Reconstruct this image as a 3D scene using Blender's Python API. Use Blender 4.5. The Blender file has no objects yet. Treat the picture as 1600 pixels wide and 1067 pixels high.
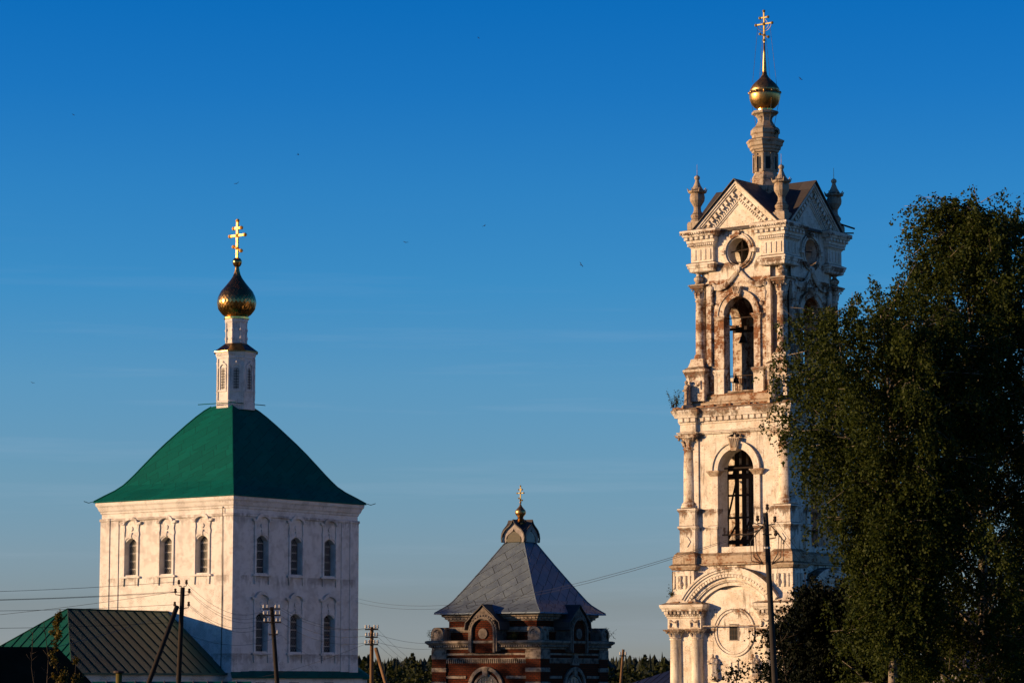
import bpy, math, random
import numpy as np
from mathutils import Matrix, Vector

R = math.radians
S_ = bpy.context.scene
COL = S_.collection

# ------------------------------------------------------------ camera
cam_d = bpy.data.cameras.new('camera')
cam_d.sensor_width = 36.0
cam_d.lens = 4444.0 / 1600.0 * 36.0
cam_d.clip_start = 1.0
cam_d.clip_end = 20000.0
cam = bpy.data.objects.new('camera', cam_d)
COL.objects.link(cam)
cam.location = (0, 0, 0)                       # z = 0 is eye level; the ground lies below it
cam.rotation_euler = (R(90 + 6.8837), 0, 0)
S_.camera = cam

# ------------------------------------------------------------ light
SUN_AZ = 83.0       # degrees to the left of the direction back towards the camera
SUN_EL = 9.0
to_sun = Vector((-math.sin(R(SUN_AZ)) * math.cos(R(SUN_EL)), -math.cos(R(SUN_AZ)) * math.cos(R(SUN_EL)), math.sin(R(SUN_EL))))
sun_d = bpy.data.lights.new('sun', 'SUN')
sun_d.energy = 5.0
sun_d.angle = R(0.5)
sun_d.color = (1.0, 0.645, 0.345)
sun = bpy.data.objects.new('sun', sun_d)
COL.objects.link(sun)
sun.rotation_euler = to_sun.to_track_quat('Z', 'Y').to_euler()

S_.view_settings.view_transform = 'Standard'
S_.view_settings.look = 'None'
S_.view_settings.gamma = 1.0
S_.view_settings.exposure = 0.5

world = bpy.data.worlds.new('World')
S_.world = world
world.use_nodes = True
wn = world.node_tree
wn.nodes.clear()
def wnode(t, **kw):
    n = wn.nodes.new(t)
    for k, v in kw.items(): setattr(n, k, v)
    return n
w_out = wnode('ShaderNodeOutputWorld')
w_bg = wnode('ShaderNodeBackground')
w_bg.inputs['Strength'].default_value = 0.10
w_sky = wnode('ShaderNodeTexSky', sky_type='NISHITA')
w_sky.sun_disc = False
w_sky.sun_elevation = R(SUN_EL)
w_sky.sun_rotation = math.atan2(to_sun.x, to_sun.y)
w_sky.altitude = 200.0
w_sky.air_density = 1.0
w_sky.dust_density = 0.6
w_sky.ozone_density = 3.0
# the deep blue of the photograph sets in close above the horizon: the sky's height is stretched
w_tc = wnode('ShaderNodeTexCoord')
w_map = wnode('ShaderNodeMapping')
w_map.inputs['Scale'].default_value = (1, 1, 2.2)
w_nrm = wnode('ShaderNodeVectorMath', operation='NORMALIZE')
wn.links.new(w_tc.outputs['Generated'], w_map.inputs['Vector'])
wn.links.new(w_map.outputs[0], w_nrm.inputs[0])
wn.links.new(w_nrm.outputs[0], w_sky.inputs['Vector'])
# thin streaks of high cloud
w_cm = wnode('ShaderNodeMapping')
w_cm.inputs['Scale'].default_value = (3.2, 3.2, 60.0)
w_cm.inputs['Rotation'].default_value = (0, R(3.0), 0)
w_cn = wnode('ShaderNodeTexNoise')
w_cn.inputs['Scale'].default_value = 1.6
w_cn.inputs['Detail'].default_value = 6.0
w_cn.inputs['Roughness'].default_value = 0.6
w_cr = wnode('ShaderNodeMapRange')
w_cr.inputs['From Min'].default_value = 0.53
w_cr.inputs['From Max'].default_value = 0.85
w_cr.inputs['To Max'].default_value = 0.16
wn.links.new(w_tc.outputs['Generated'], w_cm.inputs['Vector'])
wn.links.new(w_cm.outputs[0], w_cn.inputs['Vector'])
wn.links.new(w_cn.outputs['Fac'], w_cr.inputs['Value'])
w_sep = wnode('ShaderNodeSeparateXYZ')
wn.links.new(w_tc.outputs['Generated'], w_sep.inputs[0])
# colour of the air by height
w_grad = wnode('ShaderNodeValToRGB')
SKY_STOPS = [(0.0, (0.807, 0.808, 1.184)), (0.0146, (0.807, 0.808, 1.184)), (0.027, (0.799, 0.708, 0.861)), (0.045, (0.915, 0.871, 0.96)), (0.0719, (0.91, 1.061, 1.1)), (0.1056, (0.791, 1.245, 1.352)), (0.1391, (0.456, 1.296, 1.594)), (0.1724, (0.307, 1.251, 1.726)), (0.2055, (0.144, 1.125, 1.809)), (0.2367, (0.057, 1.047, 1.842)), (0.6, (0.06, 0.28, 0.8)), (1.0, (0.06, 0.24, 0.7))]
els = w_grad.color_ramp.elements
els[0].position = 0.0; els[0].color = (*SKY_STOPS[0][1], 1)
els[1].position = 1.0; els[1].color = (*SKY_STOPS[-1][1], 1)
for p, c in SKY_STOPS[1:-1]:
    e = els.new(p); e.color = (*c, 1)
wn.links.new(w_sep.outputs['Z'], w_grad.inputs['Fac'])
w_mul = wnode('ShaderNodeMix', data_type='RGBA', blend_type='MULTIPLY')
w_mul.inputs['Factor'].default_value = 1.0
wn.links.new(w_sky.outputs['Color'], w_mul.inputs['A'])
wn.links.new(w_grad.outputs['Color'], w_mul.inputs['B'])
w_mix = wnode('ShaderNodeMix', data_type='RGBA', blend_type='MIX')
w_band = wnode('ShaderNodeMapRange')            # streaks only low in the sky
w_band.inputs['From Min'].default_value = 0.17
w_band.inputs['From Max'].default_value = 0.10
wn.links.new(w_sep.outputs['Z'], w_band.inputs['Value'])
w_cf = wnode('ShaderNodeMath', operation='MULTIPLY')
wn.links.new(w_cr.outputs[0], w_cf.inputs[0])
wn.links.new(w_band.outputs[0], w_cf.inputs[1])
wn.links.new(w_cf.outputs[0], w_mix.inputs['Factor'])
wn.links.new(w_mul.outputs['Result'], w_mix.inputs['A'])
w_mix.inputs['B'].default_value = (3.6, 4.2, 5.2, 1)
wn.links.new(w_mix.outputs['Result'], w_bg.inputs['Color'])
wn.links.new(w_bg.outputs[0], w_out.inputs['Surface'])

# ------------------------------------------------------------ objects
def tag(o, label, cat, group=None, kind=None):
    if label: o['label'] = label
    if cat: o['category'] = cat
    if group: o['group'] = group
    if kind: o['kind'] = kind
    return o

def thing(name, label, cat, loc=(0, 0, 0), rz=0.0, group=None):
    o = bpy.data.objects.new(name, None)
    COL.objects.link(o)
    o.location = loc
    o.rotation_euler = (0, 0, rz)
    o.empty_display_size = 0.5
    return tag(o, label, cat, group)

def kids(o): return [c for c in bpy.data.objects if c.parent == o]

def copy_tree(o, parent=None):
    c = o.copy()
    COL.objects.link(c)
    if parent: c.parent = parent
    for ch in kids(o): copy_tree(ch, c)
    return c

def turned(o, quarter):
    """another copy of a part on the next side of its square building"""
    c = copy_tree(o, o.parent)
    c.matrix_basis = Matrix.Rotation(quarter * math.pi / 2, 4, 'Z') @ o.matrix_basis
    return c

def mesh_object(name, V, F, mat, parent=None, smooth=False, uv=True):
    me = bpy.data.meshes.new(name)
    me.from_pydata([tuple(v) for v in V], [], F)
    me.update()
    if uv:
        ul = me.uv_layers.new(name='UVMap')
        co = np.empty(len(me.vertices) * 3); me.vertices.foreach_get('co', co); co = co.reshape(-1, 3)
        li = np.empty(len(me.loops), dtype=np.int64); me.loops.foreach_get('vertex_index', li)
        nr = np.empty(len(me.polygons) * 3); me.polygons.foreach_get('normal', nr); nr = nr.reshape(-1, 3)
        tot = np.empty(len(me.polygons), dtype=np.int64); me.polygons.foreach_get('loop_total', tot)
        n = np.repeat(nr, tot, axis=0)
        t = np.stack([-n[:, 1], n[:, 0], np.zeros(len(n))], 1)
        ln = np.linalg.norm(t, axis=1, keepdims=True)
        flat = ln[:, 0] < 0.08
        t = np.where(flat[:, None], np.array([1.0, 0, 0]), t / np.maximum(ln, 1e-6))
        b = np.cross(n, t)
        p = co[li]
        out = np.stack([(p * t).sum(1), (p * b).sum(1)], 1).astype(np.float32).ravel()
        ul.data.foreach_set('uv', out)
    mats = mat if isinstance(mat, (list, tuple)) else [mat]
    for m in mats: me.materials.append(m)
    if smooth: me.polygons.foreach_set('use_smooth', np.ones(len(me.polygons), dtype=bool))
    o = bpy.data.objects.new(name, me)
    COL.objects.link(o)
    if parent: o.parent = parent
    return o

class MB:
    def __init__(s):
        s.v = []; s.f = []; s.T = Matrix.Identity(4)
    def side(s, k):
        s.T = Matrix.Rotation(k * math.pi / 2, 4, 'Z'); return s
    def add(s, vs, fs):
        n = len(s.v)
        s.v += [s.T @ Vector(v) for v in vs]
        s.f += [[i + n for i in f] for f in fs]
        return s
    def box(s, x0, x1, y0, y1, z0, z1):
        return s.add([(x0, y0, z0), (x1, y0, z0), (x1, y1, z0), (x0, y1, z0), (x0, y0, z1), (x1, y0, z1), (x1, y1, z1), (x0, y1, z1)],
                     [[0, 3, 2, 1], [4, 5, 6, 7], [0, 1, 5, 4], [1, 2, 6, 5], [2, 3, 7, 6], [3, 0, 4, 7]])
    def prism(s, poly, y0, y1):
        """polygon in (u, z), counter-clockwise seen from -y, from the front y0 to the back y1"""
        n = len(poly)
        vs = [(u, y0, z) for u, z in poly] + [(u, y1, z) for u, z in poly]
        fs = [list(range(n)), list(range(2 * n - 1, n - 1, -1))] + [[(i + 1) % n, i, n + i, n + (i + 1) % n] for i in range(n)]
        return s.add(vs, fs)
    def band(s, outer, inner, y0, y1, closed=False):
        """strip between two polylines in (u, z)"""
        n = len(outer)
        vs = [(u, y0, z) for u, z in outer] + [(u, y0, z) for u, z in inner] + [(u, y1, z) for u, z in outer] + [(u, y1, z) for u, z in inner]
        fs = []
        for i in range(n if closed else n - 1):
            j = (i + 1) % n
            fs += [[i, j, n + j, n + i], [2 * n + i, 3 * n + i, 3 * n + j, 2 * n + j], [i, 2 * n + i, 2 * n + j, j], [n + i, n + j, 3 * n + j, 3 * n + i]]
        if not closed:
            fs += [[0, n, 3 * n, 2 * n], [n - 1, 3 * n - 1, 4 * n - 1, 2 * n - 1]]
        return s.add(vs, fs)
    def lathe(s, prof, seg=16, c=(0, 0), phase=0.0, cap=True):
        vs = []; fs = []
        for r, z in prof:
            for i in range(seg):
                a = phase + 2 * math.pi * i / seg
                vs.append((c[0] + r * math.cos(a), c[1] + r * math.sin(a), z))
        for k in range(len(prof) - 1):
            for i in range(seg):
                j = (i + 1) % seg
                fs.append([k * seg + i, k * seg + j, (k + 1) * seg + j, (k + 1) * seg + i])
        if cap:
            fs.append(list(range(seg - 1, -1, -1)))
            m = (len(prof) - 1) * seg
            fs.append([m + i for i in range(seg)])
        return s.add(vs, fs)
    def tube(s, pts, r, seg=6, r1=None):
        pts = [Vector(p) for p in pts]
        vs = []; fs = []
        n = len(pts)
        for i, p in enumerate(pts):
            d = (pts[min(i + 1, n - 1)] - pts[max(i - 1, 0)]).normalized()
            a = d.cross(Vector((0, 0, 1)))
            if a.length < 1e-3: a = Vector((1, 0, 0))
            a.normalize(); b = d.cross(a)
            rr = r if r1 is None else r + (r1 - r) * i / max(1, n - 1)
            for k in range(seg):
                t = 2 * math.pi * k / seg
                vs.append(p + (a * math.cos(t) + b * math.sin(t)) * rr)
        for i in range(n - 1):
            for k in range(seg):
                j = (k + 1) % seg
                fs.append([i * seg + k, i * seg + j, (i + 1) * seg + j, (i + 1) * seg + k])
        fs.append(list(range(seg - 1, -1, -1)))
        fs.append([(n - 1) * seg + k for k in range(seg)])
        return s.add(vs, fs)
    def ball(s, c, r, seg=10, ry=None, rz=None):
        ry = ry or r; rz = rz or r
        vs = []; fs = []; m = max(4, seg // 2)
        for k in range(m + 1):
            t = math.pi * k / m
            for i in range(seg):
                a = 2 * math.pi * i / seg
                vs.append((c[0] + r * math.sin(t) * math.cos(a), c[1] + ry * math.sin(t) * math.sin(a), c[2] - rz * math.cos(t)))
        for k in range(m):
            for i in range(seg):
                j = (i + 1) % seg
                fs.append([k * seg + i, k * seg + j, (k + 1) * seg + j, (k + 1) * seg + i])
        return s.add(vs, fs)
    def stack(s, plan, prof, bottom=True, top=True):
        """a profile [(offset, z)] swept round a closed plan, corners mitred"""
        n = len(plan); P = [Vector(p) for p in plan]
        mit = []
        for i in range(n):
            d1 = (P[i] - P[i - 1]).normalized(); d2 = (P[(i + 1) % n] - P[i]).normalized()
            n1 = Vector((d1.y, -d1.x)); n2 = Vector((d2.y, -d2.x))
            mit.append((n1 + n2) / max(0.15, 1 + n1.dot(n2)))
        vs = []; fs = []
        for off, z in prof:
            for i in range(n):
                q = P[i] + mit[i] * off
                vs.append((q.x, q.y, z))
        for k in range(len(prof) - 1):
            for i in range(n):
                j = (i + 1) % n
                fs.append([k * n + i, k * n + j, (k + 1) * n + j, (k + 1) * n + i])
        if bottom: fs.append(list(range(n - 1, -1, -1)))
        if top: fs.append([(len(prof) - 1) * n + i for i in range(n)])
        return s.add(vs, fs)
    def holed(s, rect, hole, y0, y1, back=True, n=48):
        """rectangle (u0, u1, z0, z1) with a star-shaped opening, front at y0, back at y1, with its reveals"""
        u0, u1, z0, z1 = rect
        cu = sum(p[0] for p in hole) / len(hole); cz = (min(p[1] for p in hole) + max(p[1] for p in hole)) / 2
        angs = [math.atan2(p[1] - cz, p[0] - cu) for p in hole] + [math.atan2(z - cz, u - cu) for u in (u0, u1) for z in (z0, z1)]
        angs = sorted(set(round(a, 5) for a in angs))
        def inner(a):
            dx, dz = math.cos(a), math.sin(a); best = 0
            for i in range(len(hole)):
                x1, w1 = hole[i][0] - cu, hole[i][1] - cz
                x2, w2 = hole[(i + 1) % len(hole)][0] - cu, hole[(i + 1) % len(hole)][1] - cz
                ex, ez = x2 - x1, w2 - w1
                den = dx * ez - dz * ex
                if abs(den) < 1e-9: continue
                t = (x1 * ez - w1 * ex) / den; q = (x1 * dz - w1 * dx) / den
                if t > 0 and -1e-4 <= q <= 1 + 1e-4: best = max(best, t)
            return best
        def outer(a):
            dx, dz = math.cos(a), math.sin(a); t = 1e9
            if dx > 1e-9: t = min(t, (u1 - cu) / dx)
            if dx < -1e-9: t = min(t, (u0 - cu) / dx)
            if dz > 1e-9: t = min(t, (z1 - cz) / dz)
            if dz < -1e-9: t = min(t, (z0 - cz) / dz)
            return t
        m = len(angs); vs = []
        for y in (y0, y1):
            for fn in (inner, outer):
                for a in angs:
                    t = fn(a); vs.append((cu + t * math.cos(a), y, cz + t * math.sin(a)))
        fs = []
        for i in range(m):
            j = (i + 1) % m
            fs.append([i, m + i, m + j, j])
            fs.append([i, j, 2 * m + j, 2 * m + i])
            if back: fs.append([2 * m + i, 2 * m + j, 3 * m + j, 3 * m + i])
        return s.add(vs, fs)
    def build(s, name, mat, parent=None, smooth=False):
        return mesh_object(name, s.v, s.f, mat, parent, smooth)

def arc(cu, cz, r, a0, a1, n=16, rz=None):
    return [(cu + r * math.cos(R(a0 + (a1 - a0) * i / n)), cz + (rz or r) * math.sin(R(a0 + (a1 - a0) * i / n))) for i in range(n + 1)]
def arch_poly(cu, hw, z0, zs, rise=None, n=16):
    """opening with jambs from z0 to zs and an arch above"""
    return [(cu - hw, z0), (cu + hw, z0)] + arc(cu, zs, hw, 0, 180, n, rise or hw)
def square(h): return [(-h, -h), (h, -h), (h, h), (-h, h)]
def sq_at(cx, cy, h): return [(cx - h, cy - h), (cx + h, cy - h), (cx + h, cy + h), (cx - h, cy + h)]
def octagon(r): return [(r * math.cos(R(22.5 + 45 * i)), r * math.sin(R(22.5 + 45 * i))) for i in range(8)]
def corners_plan(S, c, H):
    """square of half-size H whose corners step out to S over the length c"""
    pts = []
    for k in range(4):
        a = k * math.pi / 2
        for u, y in ((-S, -S), (-S + c, -S), (-S + c, -H), (S - c, -H), (S - c, -S)):
            pts.append((u * math.cos(a) - y * math.sin(a), u * math.sin(a) + y * math.cos(a)))
    return pts

F_PX = 4444.0; PITCH = R(6.8837)
def at(x, y, Y):
    """the point at depth Y seen at pixel (x, y) of the photograph: for measuring where things stand"""
    v = (533.5 - y) / F_PX; c, s = math.cos(PITCH), math.sin(PITCH)
    Z = Y * (v * c + s) / (c - v * s)
    return Vector(((x - 800) / F_PX * (Y * c + Z * s), Y, Z))

# ------------------------------------------------------------ materials
class NT:
    def __init__(s, name):
        s.m = bpy.data.materials.new(name); s.m.use_nodes = True
        s.t = s.m.node_tree; s.b = s.t.nodes['Principled BSDF']
        s.b.inputs['Specular IOR Level'].default_value = 0.07
        s.tc = s.t.nodes.new('ShaderNodeTexCoord')
    def node(s, t, **kw):
        n = s.t.nodes.new(t)
        for k, v in kw.items(): setattr(n, k, v)
        return n
    def ln(s, a, b): s.t.links.new(a, b)
    def mapping(s, src='Object', scale=(1, 1, 1), rot=(0, 0, 0)):
        m = s.node('ShaderNodeMapping'); m.inputs['Scale'].default_value = scale; m.inputs['Rotation'].default_value = rot
        s.ln(s.tc.outputs[src], m.inputs['Vector']); return m.outputs[0]
    def noise(s, scale, detail=6, rough=0.6, vec=None, dist=0.0):
        n = s.node('ShaderNodeTexNoise'); n.inputs['Scale'].default_value = scale
        n.inputs['Detail'].default_value = detail; n.inputs['Roughness'].default_value = rough; n.inputs['Distortion'].default_value = dist
        s.ln(vec if vec is not None else s.tc.outputs['Object'], n.inputs['Vector']); return n.outputs['Fac']
    def ramp(s, fac, lo, hi, a=0.0, b=1.0):
        r = s.node('ShaderNodeMapRange'); r.interpolation_type = 'SMOOTHSTEP'
        r.inputs['From Min'].default_value = lo; r.inputs['From Max'].default_value = hi
        r.inputs['To Min'].default_value = a; r.inputs['To Max'].default_value = b
        s.ln(fac, r.inputs['Value']); return r.outputs[0]
    def mix(s, fac, a, b, mode='MIX'):
        m = s.node('ShaderNodeMix', data_type='RGBA', blend_type=mode)
        for k, v in (('Factor', fac), ('A', a), ('B', b)):
            if hasattr(v, 'links') or hasattr(v, 'is_output'): s.ln(v, m.inputs[k])
            elif k == 'Factor': m.inputs[k].default_value = v
            else: m.inputs[k].default_value = (*v, 1)
        return m.outputs['Result']
    def math(s, op, a, b=0.0):
        m = s.node('ShaderNodeMath', operation=op)
        for i, v in enumerate((a, b)):
            if hasattr(v, 'is_output'): s.ln(v, m.inputs[i])
            else: m.inputs[i].default_value = v
        return m.outputs[0]
    def brick(s, c1, c2, mortar, w=0.27, h=0.085, gap=0.012, vec=None, off=0.5):
        n = s.node('ShaderNodeTexBrick')
        n.offset = off
        n.inputs['Color1'].default_value = (*c1, 1); n.inputs['Color2'].default_value = (*c2, 1); n.inputs['Mortar'].default_value = (*mortar, 1)
        n.inputs['Scale'].default_value = 1.0; n.inputs['Brick Width'].default_value = w; n.inputs['Row Height'].default_value = h
        n.inputs['Mortar Size'].default_value = gap; n.inputs['Mortar Smooth'].default_value = 0.2
        s.ln(vec if vec is not None else s.tc.outputs['UV'], n.inputs['Vector']); return n
    def upward(s, lo=0.5, hi=0.9):
        g = s.node('ShaderNodeNewGeometry'); x = s.node('ShaderNodeSeparateXYZ')
        s.ln(g.outputs['Normal'], x.inputs[0]); return s.ramp(x.outputs['Z'], lo, hi)
    def bump(s, h, strength=0.3, dist=0.02):
        b = s.node('ShaderNodeBump'); b.inputs['Strength'].default_value = strength; b.inputs['Distance'].default_value = dist
        s.ln(h, b.inputs['Height']); s.ln(b.outputs[0], s.b.inputs['Normal'])
    def done(s, col=None, rough=0.85, metal=0.0):
        if col is not None:
            if hasattr(col, 'is_output'): s.ln(col, s.b.inputs['Base Color'])
            else: s.b.inputs['Base Color'].default_value = (*col, 1)
        if hasattr(rough, 'is_output'): s.ln(rough, s.b.inputs['Roughness'])
        else: s.b.inputs['Roughness'].default_value = rough
        s.b.inputs['Metallic'].default_value = metal
        return s.m

def plaster(name, base, wear_lo, wear_hi, grime=0.5, moss=0.6, line=0.25, wscale=0.9, drips=1.0, tone=1.0, ledges=()):
    """limewash over brick: bare brick where it has flaked, soot streaks, dirt lying on ledges"""
    s = NT(name)
    br = s.brick((0.25, 0.088, 0.030), (0.15, 0.050, 0.018), (0.24, 0.17, 0.11))
    n1 = s.noise(wscale, 9, 0.70, dist=0.35)
    n2 = s.noise(5.5, 6, 0.75)
    # flaking follows the courses: the noise is sampled in brick-high steps too
    n3 = s.noise(1.0, 3, 0.7, vec=s.mapping('UV', (3.7, 11.8, 1)))
    f = s.math('ADD', s.math('MULTIPLY', n1, 0.55), s.math('ADD', s.math('MULTIPLY', n2, 0.22), s.math('MULTIPLY', n3, 0.23)))
    wear = s.ramp(f, wear_lo, wear_hi)
    tint = s.ramp(s.noise(1.1, 6, 0.65), 0.35, 0.7)
    dark = tuple(c * (1 - tone * (1 - k)) for c, k in zip(base, (0.80, 0.75, 0.68)))
    c = s.mix(tint, base, dark)
    jl = s.math('MULTIPLY', br.outputs['Fac'], s.ramp(s.noise(0.9, 5, 0.7), 0.45, 0.6, 0.0, line))
    c = s.mix(jl, c, (0.22, 0.18, 0.14))
    rim = s.ramp(f, wear_lo - 0.05, wear_lo, 0.0, 0.45 * tone ** 2)
    c = s.mix(rim, c, (0.40, 0.28, 0.18))
    c = s.mix(wear, c, br.outputs['Color'])
    st = s.noise(1.0, 8, 0.72, vec=s.mapping('Object', (2.6, 2.6, 0.30)))
    c = s.mix(s.ramp(st, 0.54, 0.70, 0.0, grime * drips), c, (0.085, 0.062, 0.042))
    patch = s.ramp(s.noise(0.42, 5, 0.65), 0.40, 0.60, 0.35, 1.0)
    sp = s.noise(6.5, 7, 0.80)
    c = s.mix(s.math('MULTIPLY', s.ramp(sp, 0.555, 0.64, 0.0, grime), patch), c, (0.10, 0.068, 0.042))
    cr = s.noise(1.0, 5, 0.8, vec=s.mapping('UV', (2.4, 9.0, 1)))
    c = s.mix(s.math('MULTIPLY', s.ramp(cr, 0.57, 0.63, 0.0, grime * 0.9), patch), c, (0.12, 0.082, 0.05))
    if ledges:                                                  # rain has carried soot down the wall below each ledge
        x = s.node('ShaderNodeSeparateXYZ'); s.ln(s.tc.outputs['Object'], x.inputs[0]); tot = None
        for L in ledges:
            q = s.math('MULTIPLY', s.ramp(x.outputs['Z'], L - 1.1, L - 0.05), s.math('LESS_THAN', x.outputs['Z'], L + 0.02))
            tot = q if tot is None else s.math('MAXIMUM', tot, q)
        tot = s.math('MULTIPLY', tot, s.ramp(s.noise(0.55, 4, 0.6), 0.38, 0.58, 0.35, 1.0))
        run = s.noise(1.0, 6, 0.7, vec=s.mapping('Object', (3.6, 3.6, 0.45)))
        k = s.ramp(s.math('ADD', s.math('MULTIPLY', tot, 0.34), run), 0.66, 0.80, 0.0, 0.85 * min(1, grime + .1))
        c = s.mix(k, c, (0.085, 0.060, 0.040))
        k = s.ramp(s.math('ADD', s.math('MULTIPLY', tot, 0.30), n3), 0.77, 0.83, 0.0, 0.9 if grime > .5 else 0.25)
        c = s.mix(k, c, br.outputs['Color'])
    if moss: c = s.mix(s.math('MULTIPLY', s.upward(0.35, 0.85), s.ramp(s.noise(2.0, 5), 0.3, 0.6, moss * 0.6, moss)), c, (0.10, 0.065, 0.035))
    h = s.math('ADD', s.math('MULTIPLY', br.outputs['Fac'], -0.35), s.math('MULTIPLY', sp, 0.8))
    h = s.math('ADD', h, s.math('MULTIPLY', wear, -0.9))
    s.bump(h, 0.55, 0.03)
    return s.done(c, 0.92)

def metal_sheet(name, base, dark, seam, w=1.4, h=0.7, ang=33.0, rough=0.45, gap=0.012, spec=0.4, var=0.35, metal=0.0):
    s = NT(name)
    v = s.mapping('UV', (1, 1, 1), (0, 0, R(ang)))
    br = s.brick(base, dark, seam, w, h, gap, v)
    c = s.mix(s.ramp(s.noise(0.8, 6, 0.65), 0.35, 0.75, 0.0, var), br.outputs['Color'], dark)
    c = s.mix(s.ramp(s.noise(4.0, 6, 0.7, vec=s.mapping('Object', (1, 1, 0.3))), 0.55, 0.8, 0.0, var), c, tuple(0.55 * x for x in dark))
    s.bump(s.math('ADD', s.math('MULTIPLY', br.outputs['Fac'], 1.0), s.math('MULTIPLY', s.noise(1.3, 3), 1.2)), 0.35, 0.03)
    s.b.inputs['Specular IOR Level'].default_value = spec
    return s.done(c, s.ramp(s.noise(2.0, 4), 0.3, 0.7, rough, rough + 0.2), metal)

M = {}
LEDGES = (33.55, 31.1, 29.6, 23.1, 20.25, 18.45, 12.85, 11.5, 8.68, 5.5, 4.1)
M['church_white'] = plaster('limewashed_church_brick', (0.755, 0.725, 0.68), 0.66, 0.70, 0.30, 0.3, 0.9, 0.9, 0.12, 0.2, (12.0, 7.68, 2.2))
M['tower_white'] = plaster('weathered_limewash', (0.80, 0.745, 0.65), 0.585, 0.62, 0.78, 0.95, 0.45, ledges=LEDGES)
M['tower_worn'] = plaster('flaking_limewash', (0.76, 0.70, 0.60), 0.525, 0.56, 0.85, 0.95, 0.55, ledges=LEDGES)
M['tower_bare'] = plaster('half_bare_brick', (0.72, 0.65, 0.55), 0.492, 0.53, 0.85, 0.95, 0.6, ledges=LEDGES)
M['tower_ledge'] = plaster('sooty_ledge_plaster', (0.50, 0.42, 0.32), 0.51, 0.56, 0.95, 0.95, 0.6)
M['tower_sooty'] = plaster('blackened_plaster', (0.46, 0.39, 0.30), 0.54, 0.59, 0.95, 0.95, 0.6, 1.3)
M['broken_brick'] = plaster('broken_brick_edge', (0.34, 0.26, 0.18), 0.42, 0.50, 0.95, 0.6, 0.6, 1.6)
M['green_roof'] = metal_sheet('green_painted_sheet', (0.001, 0.100, 0.080), (0.001, 0.076, 0.062), (0.001, 0.028, 0.024), 2.0, 0.75, -32, 0.62, 0.016, 0.06, 0.3)
M['grey_roof'] = metal_sheet('zinc_sheet', (0.138, 0.178, 0.212), (0.116, 0.150, 0.180), (0.02, 0.025, 0.03), 2.3, 0.62, -36, 0.42, 0.026, 0.3, 0.12, 0.5)
M['pale_roof'] = metal_sheet('pale_sheet', (0.24, 0.23, 0.22), (0.20, 0.19, 0.18), (0.05, 0.05, 0.05), 2.2, 1.1, 0, 0.7, 0.02, 0.1, 0.25)
M['dark_roof'] = metal_sheet('dark_weathered_sheet', (0.075, 0.065, 0.06), (0.05, 0.042, 0.038), (0.02, 0.018, 0.016), 2.2, 1.1, 0, 0.5, 0.012, 0.3, 0.4)

def flat(name, col, rough=0.8, metal=0.0, var=0.25, scale=3.0, spec=0.25, stretch=(1, 1, 1)):
    s = NT(name)
    c = s.mix(s.ramp(s.noise(scale, 6, 0.65, vec=s.mapping('Object', stretch)), 0.3, 0.72, 0.0, 1.0), col, tuple(max(0, x * (1 - var)) for x in col))
    s.b.inputs['Specular IOR Level'].default_value = spec
    return s.done(c, rough, metal)

def gold(name, col, rough, dull, dull_amt, metal=1.0):
    s = NT(name)
    n = s.noise(2.6, 6, 0.65, vec=s.mapping('Object', (1.6, 1.6, 0.3)))
    c = s.mix(s.ramp(n, 0.42, 0.68, 0.0, dull_amt), col, dull)
    s.bump(s.noise(3.0, 2), 0.12, 0.05)
    return s.done(c, s.ramp(s.noise(5.0, 4), 0.3, 0.7, rough, rough + 0.12), metal)
M['gold'] = gold('polished_gold_leaf', (0.95, 0.58, 0.16), 0.16, (0.62, 0.36, 0.12), 0.5)
M['cross_gold'] = gold('bright_gilding', (1.0, 0.55, 0.12), 0.46, (0.80, 0.40, 0.08), 0.3)
M['cross_dull'] = gold('dulled_gilding', (0.36, 0.28, 0.085), 0.55, (0.25, 0.15, 0.06), 0.6)
M['dome_scale'] = gold('gilded_scales', (0.46, 0.27, 0.09), 0.20, (0.26, 0.16, 0.07), 0.6)
M['dome_old'] = gold('tarnished_gold', (0.66, 0.40, 0.13), 0.33, (0.28, 0.17, 0.08), 0.75)
M['dome_top'] = gold('weathered_gilt_sheet', (0.46, 0.29, 0.11), 0.36, (0.16, 0.10, 0.05), 0.75)
M['dark_gilt'] = gold('darkened_gilt', (0.30, 0.17, 0.06), 0.25, (0.10, 0.07, 0.04), 0.7)
M['glass'] = flat('window_glass', (0.010, 0.010, 0.011), 0.2, 0, 0.3, 2, 0.15)
M['drum_glass'] = flat('louvred_drum_window', (0.44, 0.42, 0.38), 0.6, 0, 0.4, 9, 0.2)
M['dusty_glass'] = flat('dusty_glass', (0.07, 0.07, 0.06), 0.25, 0, 0.4, 3, 0.5)
M['grille'] = flat('white_painted_iron', (0.55, 0.52, 0.48), 0.6, 0, 0.2)
M['iron'] = flat('rusty_iron', (0.05, 0.032, 0.022), 0.7, 0, 0.4)
M['wood_shaded'] = flat('shaded_pole_wood', (0.030, 0.023, 0.018), 0.85, 0, 0.45, 5, 0.2, (3, 3, 0.3))  # pole wood with the foreground shade put into its near-black colour
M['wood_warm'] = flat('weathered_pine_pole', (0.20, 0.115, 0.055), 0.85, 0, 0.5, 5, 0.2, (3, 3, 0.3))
M['timber'] = flat('old_timber', (0.040, 0.026, 0.017), 0.9, 0, 0.5, 4)
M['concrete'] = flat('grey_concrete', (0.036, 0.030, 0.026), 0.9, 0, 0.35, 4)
M['ceramic'] = flat('white_porcelain', (0.62, 0.58, 0.50), 0.3, 0, 0.1)
M['wire'] = flat('black_cable', (0.028, 0.026, 0.025), 0.6, 0, 0.2)
M['bronze'] = flat('old_bronze', (0.055, 0.038, 0.022), 0.5, 0.6, 0.4)
M['bird'] = flat('dark_feathers', (0.012, 0.011, 0.011), 0.8)
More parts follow.
